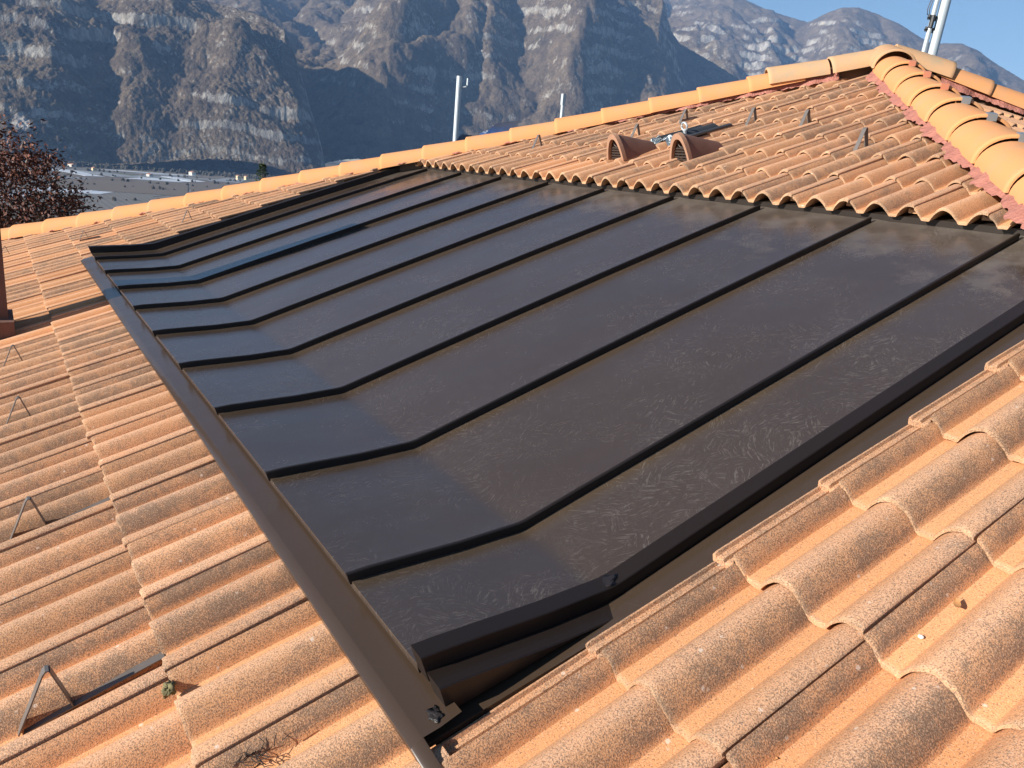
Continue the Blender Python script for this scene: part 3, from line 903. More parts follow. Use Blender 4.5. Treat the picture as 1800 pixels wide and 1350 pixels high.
# hooded vent tiles
def vent_meshes():
    n = 20; mb = MB(); rim = MB(); gr = MB()
    W, H, D, th = 0.083, 0.165, 0.31, 0.013
    def arch(w, h, f):
        x = w * (2 * f - 1)
        return x, h * max(0.0, 1 - abs(2 * f - 1) ** 2.3) ** 0.80
    st = [(0.0, 1.0), (0.08, 0.86), (0.2, 0.55), (D, 0.28)]
    for (y, k) in st:
        for i in range(n + 1):
            x, z = arch(W * (0.75 + 0.25 * k), H * k, i / n)
            mb.v.append((x, y, z - 0.02 - y * 0.02))
    m = n + 1
    for a in range(len(st) - 1):
        for i in range(n): mb.f.append((a * m + i, a * m + i + 1, (a + 1) * m + i + 1, (a + 1) * m + i))
    mb.f.append(tuple((len(st) - 1) * m + i for i in range(m)))
    for y in (-0.012, 0.018):
        for k in (1.04, 0.83):
            for i in range(n + 1):
                x, z = arch(W * (1.04 if k > 1 else 0.85), H * k, i / n); rim.v.append((x, y, z - 0.02))
    for (a, b) in ((0, 1), (1, 3), (3, 2), (2, 0)):
        for i in range(n): rim.f.append((a * m + i, a * m + i + 1, b * m + i + 1, b * m + i))
    for i in range(5):
        z = 0.0 + i * 0.017
        gr.box((-0.066 + 0.004 * i, 0.012, z - 0.018), (0.066 - 0.004 * i, 0.018, z - 0.009))
    for x in (-0.035, 0, 0.035): gr.box((x - 0.003, 0.0185, -0.02), (x + 0.003, 0.024, 0.065))
    pts = [(0.03 * math.cos(t), 0.02, 0.095 + 0.035 * math.sin(t)) for t in [2 * PI * i / 16 for i in range(17)]]
    gr.tube(pts, 0.004, 5, False)
    return mb.mesh('vent_hood', M['vent'], 50), rim.mesh('rim', M['ventrim'], 40), gr.mesh('grille', M['darkhole'])
VH, VR, VG = vent_meshes()
for (u, v) in ((-3.215, 3.145), (-2.66, 3.19)):
    h = link('vent_hood', VH, HOUSE, RT(u, v, 0.008))
    for nm, me in (('rim', VR), ('grille', VG)):
        c = link(nm, me); c.parent = h

# ------------------------------------------------------------------ metal roof section
METAL = empty('metal_roof_section', RT(-2.85, 0.06, -0.02), 'dark brown standing seam sheet metal roof section let into the orange tiles', 'metal roof')
PAN = [(0.056, 0.046), (0.10, 0.0345), (0.20, 0.0045), (0.32, -0.032), (0.41, -0.0545), (0.452, -0.0660), (0.474, -0.0715), (0.490, -0.0738), (0.51, -0.0742), (0.7, -0.0738), (1.2, -0.0745), (1.8, -0.077), (2.4, -0.083), (2.745, -0.088), (2.95, -0.091)]
def pan_z(v): return float(np.interp(v, [p[0] for p in PAN], [p[1] for p in PAN]))
def pan_mesh(w, seed):
    mb = MB(); nu = 10
    vv = [0.056] + list(np.linspace(0.075, 0.43, 8)) + [0.452, 0.463, 0.474, 0.482, 0.49, 0.51] + list(np.linspace(0.62, 2.95, 26))
    ph = [random.Random(seed).uniform(0, 6.28) for _ in range(4)]
    rows = [(0.0585, pan_z(0.056) - 0.022, 0), (0.054, pan_z(0.056) - 0.021, 0), (0.0545, pan_z(0.056) - 0.002, 0)] + [(v, pan_z(v), 1) for v in vv]
    for (v, z, k) in rows:
        for i in range(nu + 1):
            f = i / nu; e = 4 * f * (1 - f)
            w_ = k * e * (0.0010 * math.sin(5.1 * v + ph[0]) + 0.0008 * math.sin(11 * v + ph[1] + 3 * f)) * min(1, v * 2)
            up = 0.004 * (max(0, abs(f - 0.5) - 0.46) / 0.04) * k
            mb.v.append((w * f, v, z + w_ + up))
    m = nu + 1
    for a in range(len(rows) - 1):
        for i in range(nu): mb.f.append((a * m + i, a * m + i + 1, (a + 1) * m + i + 1, (a + 1) * m + i))
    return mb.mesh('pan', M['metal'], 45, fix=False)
S_U = [-0.484 - 0.6 * i for i in range(9)]
edges = [-0.165] + S_U + [-5.625]
for i in range(len(edges) - 1):
    hi, lo = edges[i], edges[i + 1]
    me = pan_mesh(hi - lo, i)
    am = [0.85, 0.62, 0.55, 0.6, 0.6, 0.55, 0.5, 0.5, 0.45, 0.5][i]
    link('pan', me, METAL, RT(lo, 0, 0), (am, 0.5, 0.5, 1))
def seam_path():
    ps = [(0.050, pan_z(0.056) - 0.002)]
    for v in (0.10, 0.2, 0.32, 0.43, 0.462, 0.478, 0.494, 0.525, 0.7, 1.2, 1.8, 2.4, 2.752): ps.append((v, pan_z(v) - 0.002))
    return ps
mb = MB(); mb.sweep([(-0.0055, 0), (-0.0045, 0.027), (-0.0025, 0.0295), (0.0035, 0.0295), (0.0058, 0.027), (0.0062, 0.020), (0.004, 0.0195), (0.004, 0)], seam_path())
SEAM = mb.mesh('standing_seam', M['metal_trim_shaded'], 35)
SEAMT = SEAM
for u in S_U: link('standing_seam', SEAM, METAL, RT(u, random.uniform(-.004, .003), 0), (0.3, .5, .5, 1))
def upstand(h, w0, w1, low):
    ps = [(0.056, pan_z(0.056))] + [(v, pan_z(v)) for v in (0.10, 0.2, 0.32, 0.43, 0.455, 0.478, 0.50, 0.53, 0.7, 1.2, 1.8, 2.4, 2.95)]
    mb = MB(); mb.sweep([(w0, -low), (w0, h - 0.001), (w0 + 0.002, h), (w1 - 0.002, h - 0.004), (w1, h - 0.006), (w1, -low)], ps)
    return mb
link('side_upstand', upstand(0.050, -0.0405, 0.0, 0.012).mesh('side_upstand', M['metal_trim_shaded'], 25), METAL, RT(-0.125, 0, 0), (0.12, .5, .5, 1))
me = upstand(0.056, 0.0, 0.034, 0.014).mesh('side_upstand', M['metal_trim_shaded'], 25)
ps_left = link('side_upstand', me, METAL, RT(-5.66, 0, 0), (0.12, .5, .5, 1))
# lower step beside the right upstand, down to the tiles
mb = MB()
pth = [(0.058, 0.0), (0.1, pan_z(0.1) - pan_z(0.058)), (0.2, pan_z(0.2) - pan_z(0.058)), (0.32, pan_z(0.32) - pan_z(0.058)), (0.43, pan_z(0.43) - pan_z(0.058)), (0.50, pan_z(0.5) - pan_z(0.058))]
vs = []
for (v, dz) in pth:
    zt = 0.056 + dz
    vs += [(-0.1245, v, zt + 0.001), (-0.079, v, zt - 0.002), (-0.077, v, zt - 0.005), (-0.080, v, min(-0.012 + 0.3 * dz, zt - 0.008)), (-0.1245, v, min(-0.012 + 0.3 * dz, zt - 0.008))]
fs = []
for a in range(len(pth) - 1):
    for j in range(5): fs.append((a * 5 + j, a * 5 + (j + 1) % 5, (a + 1) * 5 + (j + 1) % 5, (a + 1) * 5 + j))
fs.append((0, 1, 2, 3, 4)); fs.append(tuple(reversed(range(25, 30))))
mb.add(vs, fs)
link('side_step', mb.mesh('side_step', M['metal_trim_shaded'], 25), METAL, ROOF, (0.25, .5, .5, 1))
# side flashings at tile level
mb = MB()
for (u0, u1, z) in ((-0.1235, -0.0545, -0.052),):
    ps = [(-0.004, -0.016), (0.2, -0.034), (0.5, -0.058), (2.95, -0.070)]
    for k, (v, zz) in enumerate(ps):
        mb.v += [(u0, v, zz), (u1, v, zz), (u1, v, zz - 0.012), (u0, v, zz - 0.012)]
    for a in range(len(ps) - 1):
        for j in range(4): mb.f.append((a * 4 + j, a * 4 + (j + 1) % 4, (a + 1) * 4 + (j + 1) % 4, (a + 1) * 4 + j))
    mb.f.append((0, 1, 2, 3)); mb.f.append((15, 14, 13, 12))
link('side_flashing', mb.mesh('side_flashing', M['metal_apron'], 25), METAL, ROOF, (0.5, .5, .5, 1))
# apron over the tiles below
mb = MB()
sec = [(-0.031, -0.010), (-0.0295, 0.0015), (-0.027, 0.0032), (-0.006, 0.0085), (-0.003, 0.0085), (0.030, 0.0055), (0.075, 0.0075)]
nu = 40
us = [-5.745 + (5.745 - 0.049) * i / nu for i in range(nu + 1)]
for u in us:
    for (v, z) in sec: mb.v.append((u, v + 0.0012 * math.sin(u * 2.3), z + 0.0008 * math.sin(u * 5.1)))
m = len(sec)
for a in range(nu):
    for j in range(m - 1): mb.f.append((a * m + j, (a + 1) * m + j, (a + 1) * m + j + 1, a * m + j + 1))
b = len(mb.v)
for u in (-0.049, 0.012):
    for (v, z) in sec[:5]: mb.v.append((u, v, z - (0.0 if u < 0 else 0.018)))
for j in range(4): mb.f.append((b + j, b + 5 + j, b + 6 + j, b + 1 + j))
link('apron_flashing', mb.mesh('apron_flashing', M['metal_apron'], 30, fix=False), METAL, ROOF, (0.22, .5, .5, 1))
# strip under the upper tiles, bent up
mb = MB(); mb.add([(-5.6, 2.795, -0.0875), (-0.13, 2.795, -0.0875), (-0.13, 2.80, -0.062), (-5.6, 2.80, -0.062), (-5.6, 2.83, -0.0625), (-0.13, 2.83, -0.0625)], [(0, 1, 2, 3), (3, 2, 5, 4)])
link('top_upstand', mb.mesh('top_upstand', M['metal_trim_shaded'], fix=False), METAL, ROOF, (0.3, .5, .5, 1))
# sealant patches
def blob(name, mat, pos, sx, sy, sz, parent=None, seed=0, rough=0.35):
    bm = bmesh.new(); bmesh.ops.create_icosphere(bm, subdivisions=3, radius=1.0)
    rr = random.Random(seed)
    o_ = [rr.uniform(0, 6) for _ in range(3)]
    for v in bm.verts:
        c = v.co.copy()
        k = 1 + rough * (0.5 * math.sin(4 * c.x + o_[0]) * math.sin(5 * c.y + o_[1]) + 0.35 * math.sin(9 * c.x + 7 * c.z + o_[2]) + rr.uniform(-0.18, 0.18))
        v.co = Vector((c.x * sx * k, c.y * sy * k, c.z * sz * k))
    me = bpy.data.meshes.new(name); bm.to_mesh(me); bm.free(); me.materials.append(mat)
    for p in me.polygons: p.use_smooth = True
    return me
link('sealant_patch', blob('sealant_patch', M['tar'], 0, 0.017, 0.026, 0.0012, seed=3, rough=0.5), METAL, RT(-0.147, 0.475, pan_z(0.475) + 0.0475))
link('sealant_patch', blob('sealant_patch', M['tar'], 0, 0.017, 0.011, 0.0007, seed=4, rough=0.6), METAL, RT(-0.078, 0.036, 0.0075))

# ------------------------------------------------------------------ snow guards
def guard_meshes():
    W = 0.012
    def strap(pts, w, t=0.003):
        mb = MB()
        for (v, z) in pts: pass
        n = len(pts)
        for i, (v, z) in enumerate(pts):
            d0 = Vector(pts[min(i + 1, n - 1)]) - Vector(pts[max(i - 1, 0)]); d0.normalize(); nn = Vector((-d0.y, d0.x)) * t / 2
            mb.v += [(-w, v + nn.x, z + nn.y), (w, v + nn.x, z + nn.y), (w, v - nn.x, z - nn.y), (-w, v - nn.x, z - nn.y)]
        for a in range(n - 1):
            for j in range(4): mb.f.append((a * 4 + j, a * 4 + (j + 1) % 4, (a + 1) * 4 + (j + 1) % 4, (a + 1) * 4 + j))
        mb.f.append((0, 1, 2, 3)); mb.f.append(tuple(4 * (n - 1) + j for j in (3, 2, 1, 0)))
        return mb
    f = strap([(0.0, -0.016), (0.05, 0.040), (0.092, 0.088), (0.099, 0.0925), (0.105, 0.091)], W).mesh('front_strap', M['bracket'])
    b = strap([(0.1055, 0.089), (0.1065, 0.04), (0.107, -0.015)], W).mesh('back_strap', M['bracket'])
    t = strap([(0.01, -0.0185), (0.11, -0.0175), (0.30, -0.0175)], W).mesh('base_strap', M['bracket'])
    return f, b, t
GF, GB, GT = guard_meshes()
GUARDS = [(-0.712, -0.643, 'largest steel snow guard on the tiles below the metal apron, mossy clump above it'),
          (-1.612, -0.640, 'brown steel snow guard on lower tiles, second from the moss clump towards the chimney'),
          (-2.662, -0.635, 'brown steel snow guard on lower tiles, third from the moss clump towards the chimney'),
          (-3.562, -0.632, 'brown steel snow guard on lower tiles, just below the chimney shadow'),
          (-7.28, -0.60, 'small steel snow guard near the foot of the long hip, beyond the chimney'),
          (-6.76, 0.02, 'thin steel snow guard on tiles between the hip and the metal section corner'),
          (-6.13, 0.79, 'thin steel snow guard on tiles wedged between the long hip and the metal upstand'),
          (-4.46, 3.30, 'upper snow guard closest to the long hip above the metal section'),
          (-3.66, 3.645, 'upper snow guard just behind the hooded vent nearer the long hip'),
          (-3.60, 4.085, 'snow guard high on the roof, closest to the long hip in the top row'),
          (-2.96, 4.105, 'middle snow guard of the top row, above the black anchor plate'),
          (-2.46, 4.03, 'snow guard of the top row closest to the clipped hip tiles'),
          (-1.765, 3.61, 'lone snow guard beside the red membrane of the clipped hip')]
def guard(mw, label):
    g = empty('snow_guard', mw, label, 'snow guard', 'snow guards hooked over the roof tiles')
    for nm, me in (('front_strap', GF), ('back_strap', GB), ('base_strap', GT)):
        c = link(nm, me); c.parent = g
for (u, v, lb) in GUARDS:
    U = round((u - 0.1875) / 0.15)
    guard(RT(u, v, -0.026), lb)
guard(EAST @ Matrix.Translation((1.00, -0.56, -0.004)), 'snow guard on the far roof face behind the clipped hip')

# ------------------------------------------------------------------ roof anchor
AN = empty('roof_anchor', RT(-3.16, 3.56, 0), 'black moulded roof anchor plate with steel eye bolt behind the vents', 'roof anchor')
me = TILES[0].copy(); me.materials.clear(); me.materials.append(M['blackmetal'])
link('plate', me, AN, RT(-3.30, 3.60, 0.024))
mb = MB()
mb.tube([(0.026 * math.cos(t), 0, 0.030 + 0.026 * math.sin(t)) for t in [2 * PI * i / 20 for i in range(21)]], 0.0075, 8, False)
mb.tube([(0, 0, -0.04), (0, 0, 0.006)], 0.012, 8)
link('eye_bolt', mb.mesh('eye_bolt', M['galv'], 40), AN, RT(-3.15, 3.72, 0.03))
mb = MB(); nx, ny = 30, 5
for j in range(ny + 1):
    for i in range(nx + 1):
        u = i / nx * 0.30
        mb.v.append((u, -0.075 + 0.09 * j / ny + random.uniform(-.008, .008), prof(u) + 0.012 + 0.012 * j / ny + random.uniform(-.009, .009)))
for j in range(ny):
    for i in range(nx): mb.f.append((j * (nx + 1) + i, j * (nx + 1) + i + 1, (j + 1) * (nx + 1) + i + 1, (j + 1) * (nx + 1) + i))
link('foil_skirt', mb.mesh('foil_skirt', M['foil']), AN, RT(-3.30, 3.60, 0.0))

# ------------------------------------------------------------------ chimney at the left edge
CH = empty('chimney', Matrix.Translation(RP(-4.26, -0.73, 0)), 'reddish rendered chimney stack standing on the lower tiles, casting the long shadow', 'chimney')
cb = RP(-4.26, -0.73, 0)
mb = MB(); mb.box((-0.215, -0.16, -0.25), (0.052, 0.16, 1.28)); st = mb
link('stack', st.mesh('stack', M['chimney']), CH, Matrix.Translation(cb))
mb = MB(); mb.box((-0.235, -0.19, -0.22), (0.142, 0.185, 0.13), None)
link('collar', mb.mesh('collar', M['chimney']), CH, Matrix.Translation(cb))
mb = MB(); mb.box((-0.225, -0.17, 1.283), (0.052, 0.17, 1.34)); mb.box((-0.2, -0.15, 1.34), (0.045, 0.15, 1.44)); mb.box((-0.225, -0.17, 1.443), (0.052, 0.17, 1.49))
link('cap', mb.mesh('cap', M['chimney']), CH, Matrix.Translation(cb))

# ------------------------------------------------------------------ poles behind the hip
def west_z(x): return APEX.z - (APEX.x - x) * math.tan(PITCH)
def north_z(y): return APEX.z - (y - APEX.y) * math.tan(PITCH)
P1 = Vector((-7.404, 4.035, west_z(-7.404) + DZ))
PO = empty('steel_pole', Matrix.Translation(P1), 'pale steel pole with hooked side bracket rising behind the long hip', 'pole')
mb = MB(); h1 = 1.905 - P1.z
mb.tube([(0, 0, -0.05), (0, 0, h1)], 0.031, 16); link('tube', mb.mesh('tube', M['zinc'], 40)).parent = PO
R_ = c_r.copy(); R_.z = 0; R_.normalize()
mb = MB(); q = [Vector((0, 0, h1 - 0.115)), R_ * 0.045 + Vector((0, 0, h1 - 0.115)), R_ * 0.085 + Vector((0, 0, h1 - 0.108)), R_ * 0.096 + Vector((0, 0, h1 - 0.085)), R_ * 0.098 + Vector((0, 0, h1 - 0.015))]
mb.tube(q, 0.010, 8); link('bracket', mb.mesh('bracket', M['zinc'], 40)).parent = PO
P2 = Vector((-7.56, 5.649, west_z(-7.56) + DZ))
PO2 = empty('steel_pole', Matrix.Translation(P2), 'short pale steel pole with square head peeking over the hip', 'pole')
h2 = 1.912 - P2.z
mb = MB(); mb.tube([(0, 0, -0.05), (0, 0, h2 - 0.10)], 0.022, 12); link('tube', mb.mesh('tube', M['zinc'], 40)).parent = PO2
mb = MB(); mb.box((-0.022, -0.022, h2 - 0.135), (0.022, 0.022, h2)); link('head', mb.mesh('head', M['zinc'])).parent = PO2
# antenna mast
AP = Vector((-3.47, 6.73, north_z(6.73) + DZ))
tilt = R_ * 0.085
ANT = empty('antenna_mast', Matrix.Translation(AP), 'grey twin tube antenna mast with clamps and cables behind the roof peak', 'antenna mast')
def mp(h, side): return tilt * h * 0.55 + R_ * side + Vector((0, 0, h))
mb = MB(); mb.tube([mp(-0.06, 0), mp(2.9, 0)], 0.043, 16); link('mast_tube', mb.mesh('mast_tube', M['zinc'], 40)).parent = ANT
mb = MB(); mb.tube([mp(0.2, -0.085), mp(2.9, -0.075)], 0.021, 12); link('side_tube', mb.mesh('side_tube', M['zinc'], 40)).parent = ANT
for h in (1.135, 1.235):
    mb = MB(); c = mp(h, -0.055)
    mb.tube([mp(h - 0.008, -0.125) , mp(h + 0.008, -0.02)], 0.012, 8)
    mb.tube([mp(h - 0.02, -0.115), mp(h + 0.02, -0.115)], 0.010, 8)
    mb.tube([mp(h - 0.02, -0.03) - Vector((0.04, -0.02, 0)), mp(h + 0.02, -0.03) - Vector((0.04, -0.02, 0))], 0.010, 8)
    link('clamp', mb.mesh('clamp', M['black'], 40)).parent = ANT
mb = MB(); mb.tube([mp(1.14, -0.088) + c_b * 0.02, mp(1.245, -0.086) + c_b * 0.02], 0.02, 8); link('junction_box', mb.mesh('junction_box', M['black'], 40)).parent = ANT
for k in (0.0, 0.018):
    mb = MB(); mb.tube([mp(1.25, -0.10 - k), mp(1.255, -0.118 - k), mp(1.30, -0.128 - k), mp(1.36, -0.12 - k), mp(1.44, -0.105 - k * .4), mp(1.9, -0.10)], 0.004, 6)
    link('cable', mb.mesh('cable', M['cable'], 60)).parent = ANT
mb = MB(); c = mp(1.50, 0.055); mb.tube([c - Vector((0, 0, 0.10)), c + Vector((0, 0, 0.3))], [0.018, 0.022], 10); link('amplifier', mb.mesh('amplifier', M['bracket'], 40)).parent = ANT

# blue sheet lying behind the hip
def sheet(name, mat, c, w, d, h, seed):
    rr = random.Random(seed); mb = MB(); n = 12
    for j in range(n + 1):
        for i in range(n + 1):
            x, y = (i / n - 0.5) * w, (j / n - 0.5) * d
            z = h * (0.5 + 0.5 * math.sin(9 * x + 4 * y + seed)) * (0.4 + 0.6 * i / n) + rr.uniform(-.01, .01)
            mb.v.append((x, y, z))
    for j in range(n):
        for i in range(n): mb.f.append((j * (n + 1) + i, j * (n + 1) + i + 1, (j + 1) * (n + 1) + i + 1, (j + 1) * (n + 1) + i))
    return mb.mesh(name, mat, 40, fix=False)
def west_mat(x, y, up):
    return Matrix.Translation((x, y, west_z(x) + up)) @ Matrix.Rotation(-PITCH, 4, 'Y')
o = link('tarpaulin', sheet('tarpaulin', M['tarp'], 0, 0.5, 0.62, 0.13, 2), None, west_mat(-6.03, 3.60, 0.20)); tag(o, 'crumpled blue tarpaulin showing just over the hip beside the hooked pole', 'tarpaulin')
o = link('tarpaulin_edge', sheet('tarpaulin_edge', M['whitebit'], 0, 0.3, 0.3, 0.10, 5), None, west_mat(-5.93, 3.72, 0.375)); tag(o, 'white folded sheet lying on the blue tarpaulin behind the hip', 'sheet')

# ------------------------------------------------------------------ small litter on the tiles
o = link('moss_clump', blob('moss_clump', M['moss'], 0, 0.016, 0.011, 0.010, seed=9, rough=0.9), None, RT(-0.560, -0.352, -0.018)); tag(o, 'dry moss clump stuck at a tile end below the apron', 'moss')
mb = MB(); rr = random.Random(3)
for i in range(26):
    p = Vector((rr.gauss(0, 0.018), rr.gauss(0, 0.022), 0.002)); d = Vector((rr.uniform(-1, 1), rr.uniform(-1, 1), rr.uniform(-.1, .45))).normalized()
    q = p + d * rr.uniform(0.012, 0.03); q2 = q + (d + Vector((rr.uniform(-1, 1), rr.uniform(-1, 1), rr.uniform(-.5, .2)))).normalized() * rr.uniform(0.008, 0.02)
    for t_ in (q, q2): t_.z = max(t_.z, 0.001)
    mb.tube([p, q, q2], [0.0011, 0.0009, 0.0005], 4)
o = link('twig_bunch', mb.mesh('twig_bunch', M['twig']), None, RT(-0.262, -0.246, -0.028)); tag(o, 'tangle of black dry twigs caught on a tile roll', 'twigs')
mb = MB(); mb.box((-0.004, -0.012, 0), (0.004, 0.012, 0.0015)); mb.box((-0.003, -0.004, 0.0017), (0.006, 0.013, 0.004))
o = link('plastic_scrap', mb.mesh('plastic_scrap', M['bluebit']), None, RT(-0.447, -0.46, -0.036)); tag(o, 'tiny blue plastic scrap lying in a tile valley', 'plastic scrap')
def leafm(name):
    mb = MB(); n = 6
    for i in range(n + 1):
        f = i / n; w_ = 0.006 * math.sin(PI * f) ** 0.8 + 0.0003
        mb.v += [(-w_, (f - .5) * 0.026, 0.004 * (2 * f - 1) ** 2 + 0.002), (0, (f - .5) * 0.026, 0.0005 + 0.004 * (2 * f - 1) ** 2), (w_, (f - .5) * 0.026, 0.004 * (2 * f - 1) ** 2 + 0.003)]
    for i in range(n):
        a = i * 3; mb.f += [(a, a + 1, a + 4, a + 3), (a + 1, a + 2, a + 5, a + 4)]
    return mb.mesh(name, M['leafdry'], 60, fix=False)
LF = leafm('dry_leaf')
o = link('dry_leaf', LF, None, RT(0.352, 0.893, -0.044) @ Matrix.Rotation(0.7, 4, 'Z')); tag(o, 'curled brown leaf in a valley of the tiles beside the metal upstand', 'leaf')
o = link('dry_leaf', LF, None, RT(0.331, 0.414, -0.048) @ Matrix.Rotation(2.0, 4, 'Z')); tag(o, 'small dry leaf lying in the tile valley low beside the seam', 'leaf')
def pebble(name, s, seed): return blob(name, M['stone'], 0, s, s * 0.8, s * 0.5, seed=seed, rough=0.3)
o = link('pebble', pebble('pebble', 0.005, 2), None, RT(0.350, 0.785, -0.045)); tag(o, 'small white pebble in a tile valley', 'pebble')

# ------------------------------------------------------------------ trees
def leaves(n, centre, rad, size, rr, shell=0.35):
    mb = MB()
    cl = []
    for _ in range(max(8, n // 60)):
        d = Vector((rr.gauss(0, 1), rr.gauss(0, 1), rr.gauss(0, 1))).normalized() * (rr.random() ** shell)
        cl.append((Vector((centre[0] + d.x * rad[0], centre[1] + d.y * rad[1], centre[2] + d.z * rad[2])), rr.uniform(0.6, 1.3)))
    for _ in range(n):
        c, k = cl[rr.randrange(len(cl))]
        p = c + Vector((rr.gauss(0, 0.12), rr.gauss(0, 0.12), rr.gauss(0, 0.11))) * k * rad[0] * 0.9
        a = Vector((rr.gauss(0, 1), rr.gauss(0, 1), rr.gauss(0, 1))).normalized(); b = a.orthogonal().normalized()
        s = size * rr.uniform(0.6, 1.3)
        mb.add([p - a * s, p + b * s * 0.45, p + a * s, p - b * s * 0.45], [(0, 1, 2, 3)])
    return mb, cl
def tree(name, base, height, rad, n, size, mat, label, seed, bare_top=True):
    rr = random.Random(seed)
    base = Vector(base)
    T = empty(name, Matrix.Translation(base), label, 'tree')
    cz = height - rad[2]
    mbl, cl = leaves(n, (0, 0, cz), rad, size, rr)
    mb = MB()
    mb.tube([(0, 0, -0.2), (0.05, 0.03, height * 0.35), (0.0, 0.1, height * 0.65), (0.08, 0.02, height * 0.9)], [0.16, 0.12, 0.08, 0.02], 8)
    for c, k in cl[:60]:
        st_ = Vector((0.02, 0.05, min(c.z - 0.3, height * rr.uniform(0.35, 0.75))))
        m_ = (st_ + c) / 2 + Vector((rr.gauss(0, .1), rr.gauss(0, .1), 0.1))
        mb.tube([st_, m_, c], [0.035, 0.02, 0.006], 5)
        for _ in range(4):
            e = c + Vector((rr.gauss(0, .3), rr.gauss(0, .3), rr.uniform(0.05, 0.5)))
            mb.tube([c, (c + e) / 2 + Vector((0.03, 0, 0)), e], [0.007, 0.005, 0.002], 4)
    link('trunk', mb.mesh('trunk', M['bark'], 60, fix=False)).parent = T
    link('crown', mbl.mesh('crown', mat, fix=False)).parent = T
tree('russet_tree', (-13.4, -0.55, -8.0), 9.0, (1.25, 1.25, 1.7), 21000, 0.036, M['leafbrown'], 'russet brown leaved tree standing beyond the long hip', 4)
tree('yellowing_shrub', (-14.2, 0.45, -8.0), 7.25, (0.8, 0.8, 1.1), 2600, 0.045, M['leafgreen'], 'yellow green shrub showing low between the russet tree and the hip', 8)
# conifer
rr = random.Random(12)
CB = Vector((-29.9, 8.16, -10.0)); CH_ = 10.2
CT = empty('conifer', Matrix.Translation(CB), 'green conifer tip rising over the hip in front of the valley', 'tree')
mb = MB(); mb.tube([(0, 0, -0.3), (0, 0, CH_)], [0.16, 0.01], 8); link('trunk', mb.mesh('trunk', M['bark'], 60)).parent = CT
mb = MB()
for i in range(420):
    h = CH_ * (1 - (rr.random() ** 1.4) * 0.55); L = (CH_ - h) * 0.33 + 0.08; a = rr.uniform(0, 2 * PI)
    d = Vector((math.cos(a), math.sin(a), rr.uniform(0.05, 0.5))).normalized()
    for j in range(16):
        p = Vector((0, 0, h)) + d * L * rr.uniform(0.1, 1); q = (d + Vector((rr.gauss(0, .6), rr.gauss(0, .6), rr.gauss(0.2, .4)))).normalized()
        b = q.orthogonal().normalized(); s_ = rr.uniform(0.05, 0.10)
        mb.add([p, p + q * s_ * .5 + b * s_ * .12, p + q * s_, p + q * s_ * .5 - b * s_ * .12], [(0, 1, 2, 3)])
link('crown', mb.mesh('crown', M['needle'], fix=False)).parent = CT

# ------------------------------------------------------------------ valley buildings and hedges
def farmhouse(x, y, w, d, h, wall, label, rz):
    mw = Matrix.Translation((x, y, GZ)) @ Matrix.Rotation(rz, 4, 'Z')
    T = empty('farmhouse', mw, label, 'house', 'farm buildings at the foot of the mountain')
    mb = MB(); mb.box((-w / 2, -d / 2, -1), (w / 2, d / 2, h)); link('wall', mb.mesh('wall', M[wall])).parent = T
    mb = MB(); o_ = 0.6; rh = d * 0.22
    mb.add([(-w / 2 - o_, -d / 2 - o_, h + 0.02), (w / 2 + o_, -d / 2 - o_, h + 0.02), (w / 2 + o_, d / 2 + o_, h + 0.02), (-w / 2 - o_, d / 2 + o_, h + 0.02), (-w / 2 - o_, 0, h + rh), (w / 2 + o_, 0, h + rh)],
           [(0, 1, 5, 4), (2, 3, 4, 5), (0, 4, 3), (1, 2, 5), (0, 3, 2, 1)])
    link('roof', mb.mesh('roof', M['farmroof'])).parent = T
    for i in range(3):
        mb = MB(); xx = (-0.3 + 0.3 * i) * w
        mb.box((xx - 0.5, -d / 2 - 0.05, h * 0.45), (xx + 0.5, -d / 2 - 0.01, h * 0.75)); link('window', mb.mesh('window', M['window'])).parent = T
        mb = MB(); mb.box((w / 2 + 0.01, -d * 0.25 + d * 0.25 * i - 0.5, h * 0.45), (w / 2 + 0.05, -d * 0.25 + d * 0.25 * i + 0.5, h * 0.75)); link('window', mb.mesh('window', M['window'])).parent = T
farmhouse(-2190, 78, 14, 11, 13, 'wallwhite', 'white plastered farmhouse at the mountain foot behind the russet tree', 0.2)
farmhouse(-2230, 168, 22, 10, 6, 'wallwhite', 'long low farm building behind the white crop covers', 0.4)
farmhouse(-2110, 205, 16, 9, 6, 'wallyellow', 'tan farm building beside the pale netting field', 0.1)
farmhouse(-1985, 305, 14, 9, 5, 'wallwhite', 'small white shed between the two white crop covers', 0.3)
farmhouse(-1960, 285, 12, 8, 5, 'wallwhite', 'tiny white barn next to the pale netting corner', -0.2)
farmhouse(-2200, 440, 20, 10, 8, 'wallwhite', 'farmhouse with orange roof beneath the grey cliff', 0.2)
farmhouse(-2110, 535, 12, 10, 10, 'wallyellow', 'taller yellow plastered farmhouse near the conifer tip', 0.1)
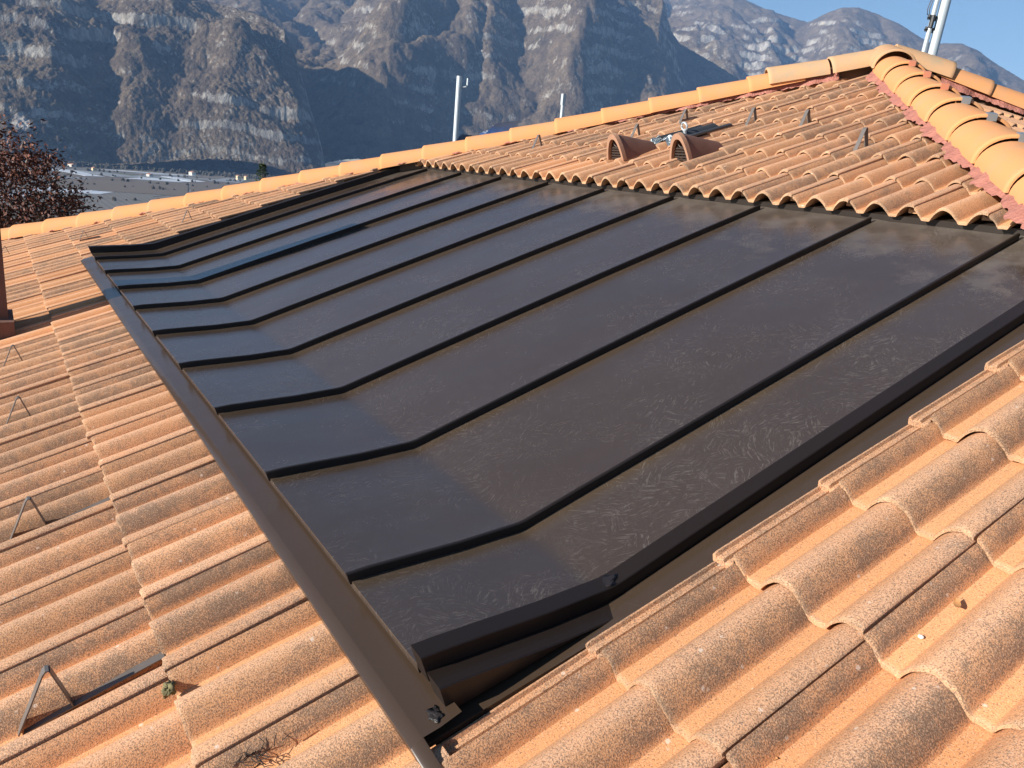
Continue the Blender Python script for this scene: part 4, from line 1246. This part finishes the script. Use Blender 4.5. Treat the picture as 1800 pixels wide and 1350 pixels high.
farmhouse(-2130, 560, 10, 9, 9, 'wallyellow', 'narrow ochre farmhouse closest to the conifer tip', 0.3)
rr = random.Random(21); bmw = bmesh.new()
ico = bmesh.new(); bmesh.ops.create_icosphere(ico, subdivisions=2, radius=1.0)
base_v = [v.co.copy() for v in ico.verts]; base_f = [[v.index for v in f.verts] for f in ico.faces]; ico.free()
wv = []; wf = []
for i in range(900):
    k = rr.random()
    az = math.radians(rr.uniform(-92, -69))
    if k < 0.72: r = np.interp(math.degrees(az), [-89, -80, -75, -70], [2290, 2400, 2410, 2380]) - abs(rr.gauss(0, 55)) + 10
    else: r = rr.choice([1560, 1720, 1900, 2080, 1230]) + rr.gauss(0, 14)
    c = Vector((CAM_POS.x + r * math.sin(az), CAM_POS.y + r * math.cos(az), GZ)); h = rr.uniform(2.5, 6.5) if k < .72 else rr.uniform(1.5, 4)
    o_ = len(wv)
    for b in base_v:
        q = 1 + 0.35 * rr.uniform(-1, 1); wv.append((c.x + b.x * h * 0.8 * q, c.y + b.y * h * 0.8 * q, c.z + h * 0.7 + b.z * h * q))
    wf += [tuple(t + o_ for t in f) for f in base_f]
mb = MB(); mb.v = wv; mb.f = wf
o = link('valley_woodland', mb.mesh('valley_woodland', M['wood'], fix=False)); o['kind'] = 'stuff'
tag(o, 'dark leafless hedges and woodland along the mountain foot', 'woodland')

# ------------------------------------------------------------------ haze
mb = MB(); mb.box((-9400, -9400, GZ - 8), (9400, 9400, 1560))
hz = link('haze', mb.mesh('haze', M['stone']))
hm = bpy.data.materials.new('valley_haze'); hm.use_nodes = True
ht = hm.node_tree; ht.nodes.clear()
ho = ht.nodes.new('ShaderNodeOutputMaterial'); hv = ht.nodes.new('ShaderNodeVolumePrincipled')
hv.inputs['Color'].default_value = (0.30, 0.55, 1.0, 1)
hv.inputs['Density'].default_value = 0.000062
hv.inputs['Anisotropy'].default_value = 0.0
ht.links.new(hv.outputs[0], ho.inputs['Volume'])
hz.data.materials.clear(); hz.data.materials.append(hm)
hz['kind'] = 'stuff'; tag(hz, 'blue air haze filling the valley between roof and mountains', 'haze')
